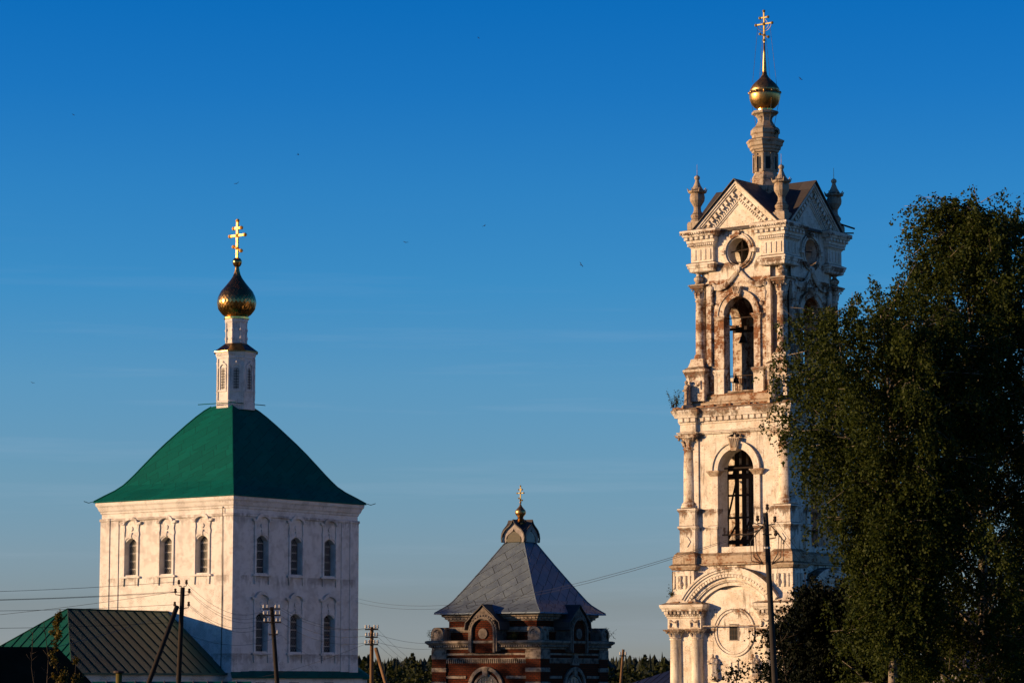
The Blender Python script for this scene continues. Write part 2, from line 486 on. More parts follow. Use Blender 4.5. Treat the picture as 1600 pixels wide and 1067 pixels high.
M['pale_panel'] = flat('pale_painted_panel', (0.42, 0.44, 0.36), 0.8, 0, 0.2)
M['old_white_wood'] = flat('old_white_paint', (0.40, 0.35, 0.31), 0.85, 0, 0.4, 4)

def brickwork():
    s = NT('red_brickwork')
    br = s.brick((0.105, 0.021, 0.007), (0.062, 0.013, 0.005), (0.022, 0.012, 0.008), 0.30, 0.125, 0.022)
    c = s.mix(s.ramp(s.noise(1.2, 6, 0.7), 0.45, 0.75, 0.0, 0.7), br.outputs['Color'], (0.05, 0.02, 0.014))
    s.bump(s.math('MULTIPLY', br.outputs['Fac'], -1.0), 0.5, 0.02)
    return s.done(c, 0.9)
M['brick'] = brickwork()
def whitestone():
    s = NT('dirty_white_trim')
    c = s.mix(s.ramp(s.noise(2.2, 7, 0.7), 0.40, 0.70), (0.25, 0.21, 0.17), (0.055, 0.042, 0.032))
    c = s.mix(s.math('MULTIPLY', s.upward(), 0.7), c, (0.09, 0.075, 0.05))
    s.bump(s.noise(9, 4), 0.3, 0.02)
    return s.done(c, 0.9)
M['trim'] = whitestone()
def annex_roof():
    s = NT('brown_green_sheet')
    f = s.ramp(s.noise(0.28, 4, 0.55), 0.40, 0.64, 0.0, 0.50)
    x = s.node('ShaderNodeSeparateXYZ'); s.ln(s.tc.outputs['Object'], x.inputs[0])
    g = s.node('ShaderNodeSeparateXYZ'); s.ln(s.tc.outputs['Normal'], g.inputs[0])
    mid = s.math('MULTIPLY', s.ramp(g.outputs['X'], 0.1, 0.3), s.ramp(x.outputs['X'], 6.1, 5.2))   # the street slope turns brown in patches above the eave
    c = s.mix(s.math('MULTIPLY', f, mid), (0.002, 0.072, 0.048), (0.042, 0.034, 0.022))
    c = s.mix(s.ramp(s.noise(3.0, 6, 0.7, vec=s.mapping('Object', (0.4, 2.5, 1))), 0.5, 0.8, 0, 0.45), c, (0.03, 0.035, 0.02))
    s.b.inputs['Specular IOR Level'].default_value = 0.3
    return s.done(c, 0.5)
M['annex_roof'] = annex_roof()

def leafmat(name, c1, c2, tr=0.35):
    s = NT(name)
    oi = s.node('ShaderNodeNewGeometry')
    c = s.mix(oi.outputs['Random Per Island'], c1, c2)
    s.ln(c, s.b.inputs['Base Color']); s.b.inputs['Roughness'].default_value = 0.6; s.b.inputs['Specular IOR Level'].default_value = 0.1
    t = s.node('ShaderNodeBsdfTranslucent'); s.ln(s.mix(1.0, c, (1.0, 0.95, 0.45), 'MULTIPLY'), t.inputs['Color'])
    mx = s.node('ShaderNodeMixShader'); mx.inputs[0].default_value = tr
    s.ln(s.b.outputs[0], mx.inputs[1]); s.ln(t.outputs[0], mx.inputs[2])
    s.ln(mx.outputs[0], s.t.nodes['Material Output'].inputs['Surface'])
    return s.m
M['birch_leaf'] = leafmat('birch_leaves', (0.056, 0.070, 0.011), (0.019, 0.032, 0.007), 0.34)
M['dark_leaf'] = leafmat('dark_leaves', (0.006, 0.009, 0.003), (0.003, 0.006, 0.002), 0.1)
M['yellow_leaf'] = leafmat('yellowing_leaves', (0.16, 0.11, 0.02), (0.06, 0.06, 0.015))
M['conifer'] = leafmat('conifer_needles', (0.020, 0.024, 0.009), (0.010, 0.014, 0.007), 0.05)
M['weed'] = leafmat('ledge_weeds', (0.06, 0.07, 0.02), (0.035, 0.045, 0.012))
def birchbark():
    s = NT('birch_bark')
    v = s.mapping('Object', (1, 1, 5))
    c = s.mix(s.ramp(s.noise(1.6, 5, 0.7, vec=v), 0.46, 0.62), (0.24, 0.20, 0.15), (0.025, 0.02, 0.015))
    return s.done(c, 0.85)
M['birch_bark'] = birchbark()
M['bark'] = flat('grey_brown_bark', (0.05, 0.038, 0.028), 0.9, 0, 0.5, 4)
def grass():
    s = NT('rough_grass')
    c = s.mix(s.ramp(s.noise(0.08, 8, 0.7), 0.35, 0.65), (0.055, 0.065, 0.022), (0.10, 0.085, 0.04))
    s.bump(s.noise(3.0, 6, 0.8), 0.6, 0.2)
    return s.done(c, 0.95)
M['grass'] = grass()
M['slate'] = flat('dark_grey_sheet', (0.030, 0.020, 0.012), 0.95, 0, 0.35, 1.2, 0.0)
M['olive'] = flat('rusty_olive_paint', (0.14, 0.11, 0.02), 0.7, 0, 0.5, 6)
M['brown_glass'] = flat('brown_stained_glass', (0.05, 0.038, 0.012), 0.4, 0, 0.7, 9)
M['trim_dark'] = flat('sooty_trim', (0.20, 0.165, 0.135), 0.9, 0, 0.6, 3.0, 0.05)
M['scrub_leaf'] = leafmat('scrub_leaves', (0.034, 0.040, 0.008), (0.012, 0.018, 0.005), 0.2)

# ------------------------------------------------------------ the ground
GROUND_Z = lambda x, y: (-1.7 - 2.4 * min(1, max(0, y / 90.0)) - 1.1 * min(1, max(0, (y - 90) / 150.0))
                         - 4.0 * min(1, max(0, (y - 300) / 500.0)) + 5.0 * min(1, max(0, (y - 1150) / 1400.0)))
def ground():
    rs = [0] + [4 * 1.155 ** k for k in range(52)]
    seg = 72; V = []; F = []
    for i, r in enumerate(rs):
        for k in range(seg):
            a = 2 * math.pi * k / seg
            x, y = r * math.sin(a), r * math.cos(a)
            V.append((x, y, GROUND_Z(x, y) + 0.12 * math.sin(x * 0.21) * math.cos(y * 0.17)))
    for i in range(len(rs) - 1):
        for k in range(seg):
            j = (k + 1) % seg
            if i == 0: F.append([0, (i + 1) * seg + k, (i + 1) * seg + j][::-1])
            else: F.append([i * seg + k, i * seg + j, (i + 1) * seg + j, (i + 1) * seg + k][::-1])
    o = mesh_object('ground', V, F, M['grass'], None, True)
    o['kind'] = 'structure'
ground()

# ------------------------------------------------------------ shared pieces
def cross_bar(mb, a, b, r): mb.box(min(a[0], b[0]) - r, max(a[0], b[0]) + r, -r, r, min(a[1], b[1]) - r, max(a[1], b[1]) + r)

def orthodox_cross(root, cx, cy, z0, h, arm, r, mat, knob, lower=True, yaw=0.0, ornate=False):
    """upright, main arm, short upper arm, slanting foot rest, knobs on every end"""
    mb = MB(); mb.T = Matrix.Translation((cx, cy, 0)) @ Matrix.Rotation(yaw, 4, 'Z')
    z1 = z0 + h
    mb.box(-r, r, -r, r, z0, z1)
    zm = z0 + 0.60 * h; zu = z0 + 0.80 * h; zl = z0 + 0.22 * h
    mb.box(-arm, -r, -r, r, zm - r, zm + r); mb.box(r, arm, -r, r, zm - r, zm + r)
    au = arm * 0.5
    mb.box(-au, -r, -r, r, zu - r, zu + r); mb.box(r, au, -r, r, zu - r, zu + r)
    ends = [(-arm, zm), (arm, zm), (-au, zu), (au, zu), (0, z1)]
    if lower:
        al = arm * 0.5; d = 0.09 * h
        mb.tube([(-al, 0, zl + d), (al, 0, zl - d * 0.4)], r, 6)
        ends += [(-al, zl + d), (al, zl - d * 0.4), (0, zl + d * 0.4)]
    for u, z in ends: mb.ball((u, 0, z), knob, 8)
    mb.ball((0, 0, zm), knob * 1.2, 8)
    if ornate:
        for s in (-1, 1):
            mb.tube([(s * arm * 0.92, 0, zm - r), (s * arm * 0.80, 0, zm - 0.11 * h), (s * arm * 0.45, 0, zm - 0.2 * h), (0, 0, zm - 0.24 * h)], r * 0.4, 5)
            mb.tube([(s * arm * 0.55, 0, zm - r), (s * arm * 0.5, 0, zm - 0.10 * h), (s * arm * 0.2, 0, zm - 0.15 * h), (0, 0, zm - 0.15 * h)], r * 0.35, 5)
            mb.tube([(s * arm * 0.5, 0, zm), (s * arm * 0.28, 0, zm + 0.10 * h), (0, 0, zu)], r * 0.35, 5)
        mb.ball((0, 0, z0 + 0.1 * h), knob * 1.0, 8)
    return mb.build('cross', mat, root)

def scaled_dome(root, prof, seg, cx, cy, mat, name='dome'):
    """onion of lapped diamond scales: rows of flat rhombs, every other row turned by half a scale"""
    def rad(z):
        for (r0, z0), (r1, z1) in zip(prof, prof[1:]):
            if z0 <= z <= z1: return r0 + (r1 - r0) * (z - z0) / max(1e-6, z1 - z0)
        return prof[-1][0]
    zs = [prof[0][1]]
    tot = 0; L = []
    for (r0, z0), (r1, z1) in zip(prof, prof[1:]): L.append(math.hypot(r1 - r0, z1 - z0))
    n = 26; step = sum(L) / n
    zs = []
    for k in range(n + 1):
        d = k * step; i = 0
        while i < len(L) - 1 and d > L[i]: d -= L[i]; i += 1
        zs.append(prof[i][1] + (prof[i + 1][1] - prof[i][1]) * min(1, d / max(L[i], 1e-6)))
    V = []; F = []
    for k, z in enumerate(zs):
        for i in range(seg):
            a = 2 * math.pi * (i + 0.5 * (k % 2)) / seg
            V.append((cx + rad(z) * math.cos(a), cy + rad(z) * math.sin(a), z))
    for k in range(n - 1):
        for i in range(seg):
            if k % 2 == 0: l, rr = k * 0 + (k + 1) * seg + (i - 1) % seg, (k + 1) * seg + i
            else: l, rr = (k + 1) * seg + i, (k + 1) * seg + (i + 1) % seg
            F.append([k * seg + i, rr, (k + 2) * seg + i, l])
    for k in (0, n):
        ring = [k * seg + i for i in range(seg)]
        q = 1 if k == 0 else n - 1
        for i in range(seg):
            j = (i + 1) % seg
            if q % 2 == 1: m_ = q * seg + i if k == 0 else q * seg + i
            else: m_ = q * seg + j
            F.append([k * seg + i, k * seg + j, m_] if k else [k * seg + j, k * seg + i, m_])
        F.append(ring if k else ring[::-1])
    return mesh_object(name, V, F, mat, root)

def robed_figure(mb, cx, cy, z0, h, wd=0.5):
    """standing saint: robe with folds, shoulders, arms folded in front, bowed head"""
    w = wd * h
    prof = [(0.40, 0.0), (0.42, 0.06), (0.36, 0.25), (0.33, 0.45), (0.36, 0.62), (0.40, 0.74), (0.30, 0.82), (0.13, 0.86)]
    seg = 14; vs = []; fs = []
    for k, (r, t) in enumerate(prof):
        for i in range(seg):
            a = 2 * math.pi * i / seg
            f = 1 + (0.12 if (i % 2 and k < 5) else 0)
            vs.append((cx + r * w * f * math.cos(a), cy + r * w * 0.72 * f * math.sin(a), z0 + t * h))
    for k in range(len(prof) - 1):
        for i in range(seg):
            j = (i + 1) % seg
            fs.append([k * seg + i, k * seg + j, (k + 1) * seg + j, (k + 1) * seg + i])
    fs.append(list(range(seg - 1, -1, -1))); fs.append([(len(prof) - 1) * seg + i for i in range(seg)])
    mb.add(vs, fs)
    mb.ball((cx, cy - 0.03 * h, z0 + 0.925 * h), 0.072 * h, 10, None, 0.085 * h)
    for s in (-1, 1):
        mb.tube([(cx + s * 0.36 * w, cy, z0 + 0.76 * h), (cx + s * 0.42 * w, cy - 0.14 * w, z0 + 0.58 * h), (cx + s * 0.10 * w, cy - 0.36 * w, z0 + 0.60 * h)], 0.055 * h, 7, 0.04 * h)

# ------------------------------------------------------------ the bell tower
T_C = (19.14, 211.57); T_RZ = R(-37.5)
def bell_tower():
    t = thing('bell_tower', 'tall crumbling white brick bell tower of three arcaded tiers with gilded onion top', 'bell tower', (T_C[0], T_C[1], 0), T_RZ)
    W, WN, WB, WL = M['tower_white'], M['tower_worn'], M['tower_bare'], M['tower_ledge']
    zg = -6.2
    def corners(name, mat, fn, smooth=False):
        """a part of the corner at (-, -), then the same on the other three corners"""
        m = MB(); fn(m); m.side(0); o = m.build(name, mat, t, smooth)
        for k in (1, 2, 3): turned(o, k)
        return o
    def both(name, mat, fn):
        """a part left and right of the middle of each side"""
        for s in (-1, 1):
            m = MB(); fn(m, s); o = m.build(name, mat, t)
            for k in (1, 2, 3): turned(o, k)
    ADJ = ((0, -1), (3, 1))             # the two sides that meet at the corner (-, -)
    # ---------------- lowest tier
    m = MB(); m.stack(square(4.95), [(0, zg), (0, 6.9)])
    m.stack(square(5.05), [(0.35, zg), (0.35, zg + 1.2), (0, zg + 1.4)])
    # attic, with the corner blocks standing forward
    m.stack(square(4.72), [(0, 6.88), (0, 8.72)])
    for k in range(4):
        m.side(k)
        m.band(arc(0, 3.84, 1.80, 0, 360, 48), arc(0, 3.84, 1.66, 0, 360, 48), -5.06, -4.94)
        m.band(arc(0, 3.84, 1.60, 0, 360, 48), arc(0, 3.84, 1.46, 0, 360, 48), -5.02, -4.94)
        m.box(-5.0, 5.0, -4.98, -4.94, 1.75, 1.83)
        # blind niche with its frame
        m.band([(-0.34, 0.75), (-0.34, 1.75), (0.34, 1.75), (0.34, 0.75), (-0.34, 0.75)], [(-0.24, 0.85), (-0.24, 1.65), (0.24, 1.65), (0.24, 0.85), (-0.24, 0.85)], -5.02, -4.93)
    m.side(0)
    m.build('lower_wall', W, t)
    # corner piers behind the paired columns, entablature blocks
    corners('corner_pier', W, lambda m: m.stack(sq_at(-3.95, -3.95, 1.18), [(0, zg), (0, 3.5)]))
    def low_cornice(m):
        m.stack(sq_at(-4.0, -4.0, 1.47), [(0, 4.06), (0, 4.86), (0.05, 4.9), (0.05, 4.98), (0.12, 5.04), (0.12, 5.14), (0.16, 5.16), (0.16, 5.36), (0.30, 5.40), (0.32, 5.52), (0.42, 5.66), (0.46, 5.80), (0.45, 5.86), (0.1, 6.02)])
        for k, s in ADJ:
            m.side(k)
            for i in range(9):                               # dentils and small brackets
                u = s * 4.0 - 1.45 + i * 0.345
                m.box(u, u + 0.19, -5.78, -5.6, 5.18, 5.37)
            for i in range(20):
                u = s * 4.0 - 1.5 + i * 0.155
                m.box(u, u + 0.08, -5.66, -5.56, 5.045, 5.135)
    lc = corners('lower_cornice', W, low_cornice)
    for k in range(4):
        for s in (-1, 1):
            for c in (3.08, 4.92):                             # carved swags in the frieze
                m = MB(); m.side(k)
                m.box(s * c - 0.42, s * c + 0.42, -5.53, -5.44, 4.16, 4.24)
                for e in (-1, 1):
                    m.tube([(s * c + e * 0.33, -5.50, 4.74), (s * c + e * 0.30, -5.56, 4.5), (s * c + e * 0.33, -5.50, 4.20)], 0.075, 6)
                m.tube([(s * c - 0.3, -5.51, 4.74), (s * c - 0.15, -5.55, 4.62), (s * c, -5.56, 4.58), (s * c + 0.15, -5.55, 4.62), (s * c + 0.3, -5.51, 4.74)], 0.05, 6)
                m.build('frieze_carving', WN, t)
    # tall columns
    def column(x, y, z0, z1, r, mat, cap_h, worn=None):
        c = MB()
        c.lathe([(r * 1.35, z0), (r * 1.35, z0 + 0.18), (r * 1.22, z0 + 0.22), (r * 1.25, z0 + 0.32), (r * 1.05, z0 + 0.42), (r, z0 + 0.5), (r * 0.98, (z0 + z1) / 2), (r * 0.90, z1 - cap_h - 0.16), (r * 1.04, z1 - cap_h - 0.13), (r * 1.04, z1 - cap_h - 0.05), (r * 0.9, z1 - cap_h)], 20)
        o = c.build('column', mat, t, True)
        o.location = (x, y, 0)
        q = MB()
        q.lathe([(r * 0.92, z1 - cap_h), (r * 0.98, z1 - cap_h * 0.62), (r * 1.20, z1 - cap_h * 0.36), (r * 1.42, z1 - cap_h * 0.20)], 16)
        q.stack(square(r * 1.42), [(0, z1 - cap_h * 0.22), (0.02, z1 - cap_h * 0.12), (0.07, z1 - 0.02), (0.07, z1)])
        for i in range(8):                                     # acanthus leaves and volutes
            a = i * math.pi / 4 + math.pi / 8
            q.tube([(r * 0.95 * math.cos(a), r * 0.95 * math.sin(a), z1 - cap_h * 0.9), (r * 1.12 * math.cos(a), r * 1.12 * math.sin(a), z1 - cap_h * 0.55), (r * 1.32 * math.cos(a), r * 1.32 * math.sin(a), z1 - cap_h * 0.45)], r * 0.15, 5, r * 0.10)
        for i in range(4):
            a = i * math.pi / 2 + math.pi / 4
            q.ball((r * 1.55 * math.cos(a), r * 1.55 * math.sin(a), z1 - cap_h * 0.33), r * 0.2, 7)
        qo = q.build('capital', worn or mat, o)
        return o
    first = None
    for k in range(4):
        for u in (-4.92, -3.08, 3.08, 4.92):
            a = k * math.pi / 2
            x, y = u * math.cos(a) + 5.12 * math.sin(a), u * math.sin(a) - 5.12 * math.cos(a)
            if first is None: first = column(x, y, zg + 1.3, 4.06, 0.45, W, 0.62)
            else:
                c = copy_tree(first, t); c.location = (x, y, 0)
    # frieze block returns over each column
    # attic corner blocks with balusters
    def attic(m):
        m.stack(sq_at(-4.25, -4.25, 0.97), [(0.12, 5.9), (0.35, 6.0), (0.14, 6.35), (0.06, 6.5), (0, 6.6)], top=False)
        m.stack(sq_at(-4.25, -4.25, 0.90), [(0, 6.55), (0, 8.3)])
        for k, s in ADJ:
            m.side(k); a, b = s * 4.25 - 0.97, s * 4.25 + 0.97
            m.box(a, b, -5.22, -5.14, 6.55, 7.02); m.box(a, b, -5.22, -5.14, 7.98, 8.34)
            for p, q in ((a, a + 0.22), (a + 0.36, a + 0.56), (a + 1.38, a + 1.58), (a + 1.72, b)): m.box(p, q, -5.22, -5.14, 7.02, 7.98)
    corners('attic_block', W, attic)
    bal0 = None
    for k in range(4):
        for u in (-4.48, -4.02, 4.02, 4.48):
            if bal0 is None:
                m = MB(); m.lathe([(0.07, 7.0), (0.10, 7.08), (0.07, 7.16), (0.16, 7.36), (0.13, 7.5), (0.06, 7.66), (0.09, 7.8), (0.10, 7.9), (0.08, 8.0)], 10)
                bal0 = m.build('attic_baluster', WN, t, True); bo = bal0
            else: bo = copy_tree(bal0, t)
            a = k * math.pi / 2
            bo.location = (u * math.cos(a) + 5.19 * math.sin(a), u * math.sin(a) - 5.19 * math.cos(a), 0)
    # broad archivolt over the tympanum of each side
    m = MB(); zc = 3.52
    a0 = 33.5
    for ro, ri, y in ((5.02, 4.86, -5.72), (4.86, 4.70, -5.64), (4.70, 4.50, -5.55), (4.50, 4.22, -5.36), (4.22, 4.06, -5.32), (4.06, 3.92, -5.22), (3.92, 3.68, -5.14)):
        m.band(arc(0, zc, ro, a0, 180 - a0, 40), arc(0, zc, ri, a0, 180 - a0, 40), y, -4.7)
    n = 33
    for i in range(n):
        a = R(a0 + 1 + (178 - 2 * a0) * i / (n - 1)); ca, sa = math.cos(a), math.sin(a); w = 0.10
        m.prism([(4.28 * ca + w * sa, zc + 4.28 * sa - w * ca), (4.48 * ca + w * sa, zc + 4.48 * sa - w * ca), (4.48 * ca - w * sa, zc + 4.48 * sa + w * ca), (4.28 * ca - w * sa, zc + 4.28 * sa + w * ca)], -5.52, -5.3)
    n = 62
    for i in range(n):
        a = R(a0 + 1 + (178 - 2 * a0) * i / (n - 1)); ca, sa = math.cos(a), math.sin(a); w = 0.045
        m.prism([(3.95 * ca + w * sa, zc + 3.95 * sa - w * ca), (4.04 * ca + w * sa, zc + 4.04 * sa - w * ca), (4.04 * ca - w * sa, zc + 4.04 * sa + w * ca), (3.95 * ca - w * sa, zc + 3.95 * sa + w * ca)], -5.28, -5.2)
    o = m.build('archivolt', W, t)
    for k in (1, 2, 3): turned(o, k)
    # window in the disc, tie rod, relief saints
    m = MB(); m.band([(-0.42, 3.2), (-0.42, 4.44), (0.42, 4.44), (0.42, 3.2), (-0.42, 3.2)], [(-0.35, 3.26), (-0.35, 4.38), (0.35, 4.38), (0.35, 3.26), (-0.35, 3.26)], -4.99, -4.93)
    o = m.build('window', M['old_white_wood'], t)
    g = MB(); g.box(-0.35, 0.35, -4.962, -4.94, 3.26, 4.38); g.build('pane', M['glass'], o)
    g = MB()
    for u in (-0.12, 0.12): g.box(u - 0.02, u + 0.02, -4.985, -4.964, 3.26, 4.38)
    for z in (3.62, 4.0): g.box(-0.35, 0.35, -4.988, -4.966, z - 0.02, z + 0.02)
    g.build('glazing_bar', M['iron'], o)
    for k in (1, 2, 3): turned(o, k)
    m = MB(); m.tube([(-2.5, -5.35, 4.28), (2.5, -5.35, 4.28)], 0.045, 6)
    o = m.build('tie_rod', WN, t)
    for k in (1, 2, 3): turned(o, k)
    for s in (-1, 1):
        m = MB(); m.ball((s * 1.72, -5.1, 0.45), 0.34, 12, 0.26, 0.18)
        m.prism([(s * 1.72 - 0.34, 0.45), (s * 1.72 + 0.34, 0.45), (s * 1.72 + 0.36, 0.62), (s * 1.72 - 0.36, 0.62)], -5.34, -4.94)
        robed_figure(m, s * 1.72, -5.12, 0.62, 1.62, 0.52)
        o = m.build('relief_saint', WN, t)
        for k in (1, 2, 3): turned(o, k)

    # ---------------- middle tier
    H = 4.40
    m = MB()
    m.stack(square(4.85), [(0, 8.68), (0.10, 8.72), (0.10, 8.82), (0.0, 8.86), (-0.04, 9.4), (-0.22, 9.62)])
    m.build('middle_base', WL, t)
    corners('corner_base', WL, lambda m: m.stack(sq_at(-4.2, -4.2, 1.02), [(0, 8.4), (0.06, 8.5), (0.17, 8.64), (0.17, 8.72), (-0.03, 8.86), (-0.03, 9.3), (-0.12, 9.55), (-0.3, 9.75)]))
    m = MB()
    for k in range(4):
        m.side(k)
        m.holed((-4.0, 4.0, 9.55, 18.5), arch_poly(0, 1.55, 10.05, 15.65, 1.55), -H, -H + 1.15)
    m.side(0)
    m.build('middle_wall', W, t)
    MB().box(-3.9, 3.9, -3.9, 3.9, 9.7, 10.0).build('floor_slab', WN, t)
    MB().box(-4.2, 4.2, -4.2, 4.2, 18.4, 18.8).build('ceiling_slab', WN, t)
    MB().box(-4.36, -1.9, 0.5, 0.9, 10.0, 17.0).build('inner_wall', WN, t)
    corners('corner_core', W, lambda m: m.stack(sq_at(-3.3, -3.3, 0.62), [(0, 9.6), (0, 18.45)]))
    def ped(m):
        m.stack(sq_at(-4.12, -4.12, 0.68), [(0, 9.5), (0, 11.35), (0.05, 11.4), (0.10, 11.5), (0.14, 11.56), (0.12, 11.64), (0.02, 11.7), (0.02, 12.65), (0.08, 12.72), (0.15, 12.86), (0.12, 12.94), (-0.02, 13.0)])
        for k, s in ADJ:
            m.side(k); m.prism([(s * 4.12, 10.1), (s * 4.12 + 0.3, 10.5), (s * 4.12, 10.9), (s * 4.12 - 0.3, 10.5)], -4.86, -4.79)
    corners('middle_pedestal', W, ped)
    both('middle_jamb_block', W, lambda m, s: m.stack([(s * 1.98 - 0.38, -4.62), (s * 1.98 + 0.38, -4.62), (s * 1.98 + 0.38, -4.3), (s * 1.98 - 0.38, -4.3)], [(0, 9.5), (0, 11.35), (0.05, 11.4), (0.08, 11.52), (0.06, 11.6), (0, 11.64)]))
    first = None
    for sx in (-1, 1):
        for sy in (-1, 1):
            if first is None: first = column(sx * 4.16, sy * 4.16, 13.0, 18.40, 0.58, WN, 0.95)
            else: c = copy_tree(first, t); c.location = (sx * 4.16, sy * 4.16, 0)
    both('middle_pilaster', W, lambda m, s: m.box(s * 3.52 - 0.22, s * 3.52 + 0.22, -4.5, -4.3, 12.9, 18.42))
    m = MB()
    m.band([(2.08, 11.6), (2.08, 15.65)] + arc(0, 15.65, 2.02, 0, 180, 24)[1:-1] + [(-2.08, 15.65), (-2.08, 11.6)], [(1.56, 11.6), (1.56, 15.65)] + arc(0, 15.65, 1.56, 0, 180, 24)[1:-1] + [(-1.56, 15.65), (-1.56, 11.6)], -4.56, -4.38)
    m.band(arc(0, 15.66, 2.12, 0, 180, 24), arc(0, 15.66, 1.98, 0, 180, 24), -4.66, -4.38)
    o = m.build('middle_arch_surround', W, t)
    for k in (1, 2, 3): turned(o, k)
    both('middle_impost', WL, lambda m, s: m.stack([(s * 1.88 - 0.34, -4.58), (s * 1.88 + 0.34, -4.58), (s * 1.88 + 0.34, -4.3), (s * 1.88 - 0.34, -4.3)], [(0, 15.25), (0.05, 15.32), (0.12, 15.45), (0.22, 15.58), (0.22, 15.66)]))
    m = MB()
    m.prism([(-0.22, 17.05), (0.22, 17.05), (0.42, 17.75), (0.46, 18.0), (-0.46, 18.0), (-0.42, 17.75)], -4.82, -4.4)
    for i in range(5): m.tube([(-0.34 + i * 0.17, -4.83, 17.95), (-0.17 + i * 0.085, -4.84, 17.3)], 0.05, 5)
    o = m.build('middle_keystone', WL, t)
    for k in (1, 2, 3): turned(o, k)
    pl = corners_plan(4.73, 1.35, 4.46)
    m = MB()
    m.stack(pl, [(0, 18.38), (0.12, 18.40), (0.16, 18.48), (0.22, 18.52), (0.22, 18.58), (0.02, 18.64), (0, 19.16), (0.06, 19.2), (0.08, 19.3), (0.12, 19.34), (0.12, 19.62), (0.30, 19.66), (0.34, 19.8), (0.46, 20.0), (0.52, 20.12), (0.50, 20.22), (0.16, 20.42)])
    for k in range(4):
        m.side(k)
        for i in range(17):
            u = -4.72 + i * 0.555
            yy = -5.02 if abs(u + 0.15) > 3.4 else -4.75
            m.box(u, u + 0.39, yy, yy + 0.25, 19.36, 19.63)
    m.side(0)
    m.build('middle_cornice', W, t)
    # ledge and sloping parapet above
    m = MB()
    m.stack(square(4.25), [(0.30, 20.32), (0.32, 20.5), (0.05, 20.58), (0.02, 20.75), (-0.10, 20.8), (-0.22, 21.3), (-0.45, 21.5)])
    m.build('parapet', WL, t)
    # timber bell frame inside
    b = MB()
    for u, w in ((-2.32, 0.10), (-1.42, 0.12), (-0.80, 0.12), (-0.22, 0.11), (0.9, 0.13)):
        b.box(u - w, u + w, -2.3, -2.05, 10.0, 17.6)
    for z, h in ((10.5, .16), (12.3, .07), (13.95, .07), (15.35, .20), (16.1, .08)): b.box(-2.9, 2.6, -2.36, -2.14, z - h, z + h)
    b.tube([(-2.3, -2.2, 12.0), (-1.4, -2.2, 15.2)], 0.085, 4); b.tube([(-2.3, -2.2, 10.6), (-1.4, -2.2, 11.9)], 0.085, 4); b.tube([(-1.1, -2.2, 10.5), (-0.2, -2.2, 12.3)], 0.085, 4)
    b.tube([(-1.75, -2.2, 15.4), (-1.2, -2.2, 17.3)], 0.09, 4)
    b.box(-2.9, 2.6, -2.5, -2.3, 15.75, 15.95)
    b.tube([(-1.7, -3.7, 15.85), (1.7, -3.7, 15.85)], 0.06, 5)
    b.tube([(-1.7, -4.0, 10.95), (1.7, -4.0, 10.95)], 0.05, 5)
    b.build('timber_frame', M['timber'], t)

    # ---------------- upper tier
    H = 3.80
    m = MB()
    for k in range(4):
        m.side(k)
        m.holed((-2.7, 2.7, 21.1, 29.9), arch_poly(0, 1.30, 21.55, 27.15, 1.34), -H, -H + 0.66)
    m.side(0)
    m.build('upper_wall', WB, t)
    MB().box(-3.5, 3.5, -3.5, 3.5, 21.0, 21.5).build('belfry_floor', WN, t)
    corners('upper_core', WN, lambda m: m.stack(sq_at(-2.86, -2.86, 0.44), [(0, 21.2), (0, 29.7)]))
    m = MB()
    for k in range(4):
        m.side(k)
        m.holed((-2.7, 2.7, 29.9, 33.72), arc(0, 31.9, 0.92, 0, 354, 40, 1.0), -H, -H + 0.9)
    m.side(0)
    m.build('oculus_wall', W, t)
    m = MB()
    m.band(arc(0, 31.9, 1.36, 0, 360, 40, 1.38), arc(0, 31.9, 1.20, 0, 360, 40, 1.22), -3.95, -3.78)
    m.band(arc(0, 31.9, 1.22, 0, 360, 40, 1.24), arc(0, 31.9, 1.06, 0, 360, 40, 1.1), -4.02, -3.78)
    m.band(arc(0, 31.9, 1.06, 0, 360, 40, 1.1), arc(0, 31.9, 0.93, 0, 360, 40, 1.0), -3.90, -3.78)
    for a in (0, 90, 180, 270):
        u, z = 1.32 * math.cos(R(a)), 31.9 + 1.34 * math.sin(R(a))
        m.box(u - 0.2, u + 0.2, -4.08, -3.79, z - 0.17, z + 0.17)
    o = m.build('oculus_frame', WN, t)
    for k in (1, 2, 3): turned(o, k)
    b = MB(); b.tube([(-0.95, -3.4, 31.95), (0.95, -3.4, 32.1)], 0.05, 5); b.tube([(0.0, -3.4, 30.9), (0.05, -3.4, 32.9)], 0.04, 5)
    o = b.build('oculus_bar', M['iron'], t)
    for k in (1, 2, 3): turned(o, k)
    # arch surround
    m = MB()
    m.band(arc(0, 27.15, 1.78, 0, 180, 24), arc(0, 27.15, 1.32, 0, 180, 24, 1.36), -3.97, -3.78)
    m.band(arc(0, 27.15, 1.86, 0, 180, 24), arc(0, 27.15, 1.76, 0, 180, 24), -4.04, -3.78)
    for s in (-1, 1):
        m.box(s * 1.58 - 0.27, s * 1.58 + 0.27, -3.94, -3.78, 23.1, 26.9)
        m.stack([(s * 1.6 - 0.3, -3.98), (s * 1.6 + 0.3, -3.98), (s * 1.6 + 0.3, -3.7), (s * 1.6 - 0.3, -3.7)], [(0, 26.78), (0.05, 26.85), (0.10, 26.98), (0.18, 27.1), (0.18, 27.16)])
    m.prism([(-0.2, 28.5), (0.2, 28.5), (0.36, 29.05), (0.40, 29.25), (-0.40, 29.25), (-0.36, 29.05)], -4.22, -3.8)
    for i in range(5): m.tube([(-0.32 + i * 0.16, -4.23, 29.2), (-0.14 + i * 0.07, -4.24, 28.7)], 0.05, 5)
    o = m.build('upper_arch_surround', WB, t)
    for k in (1, 2, 3): turned(o, k)
    # carved swags: cloth gathered under the oculus, falling to a tassel at each side
    m = MB()
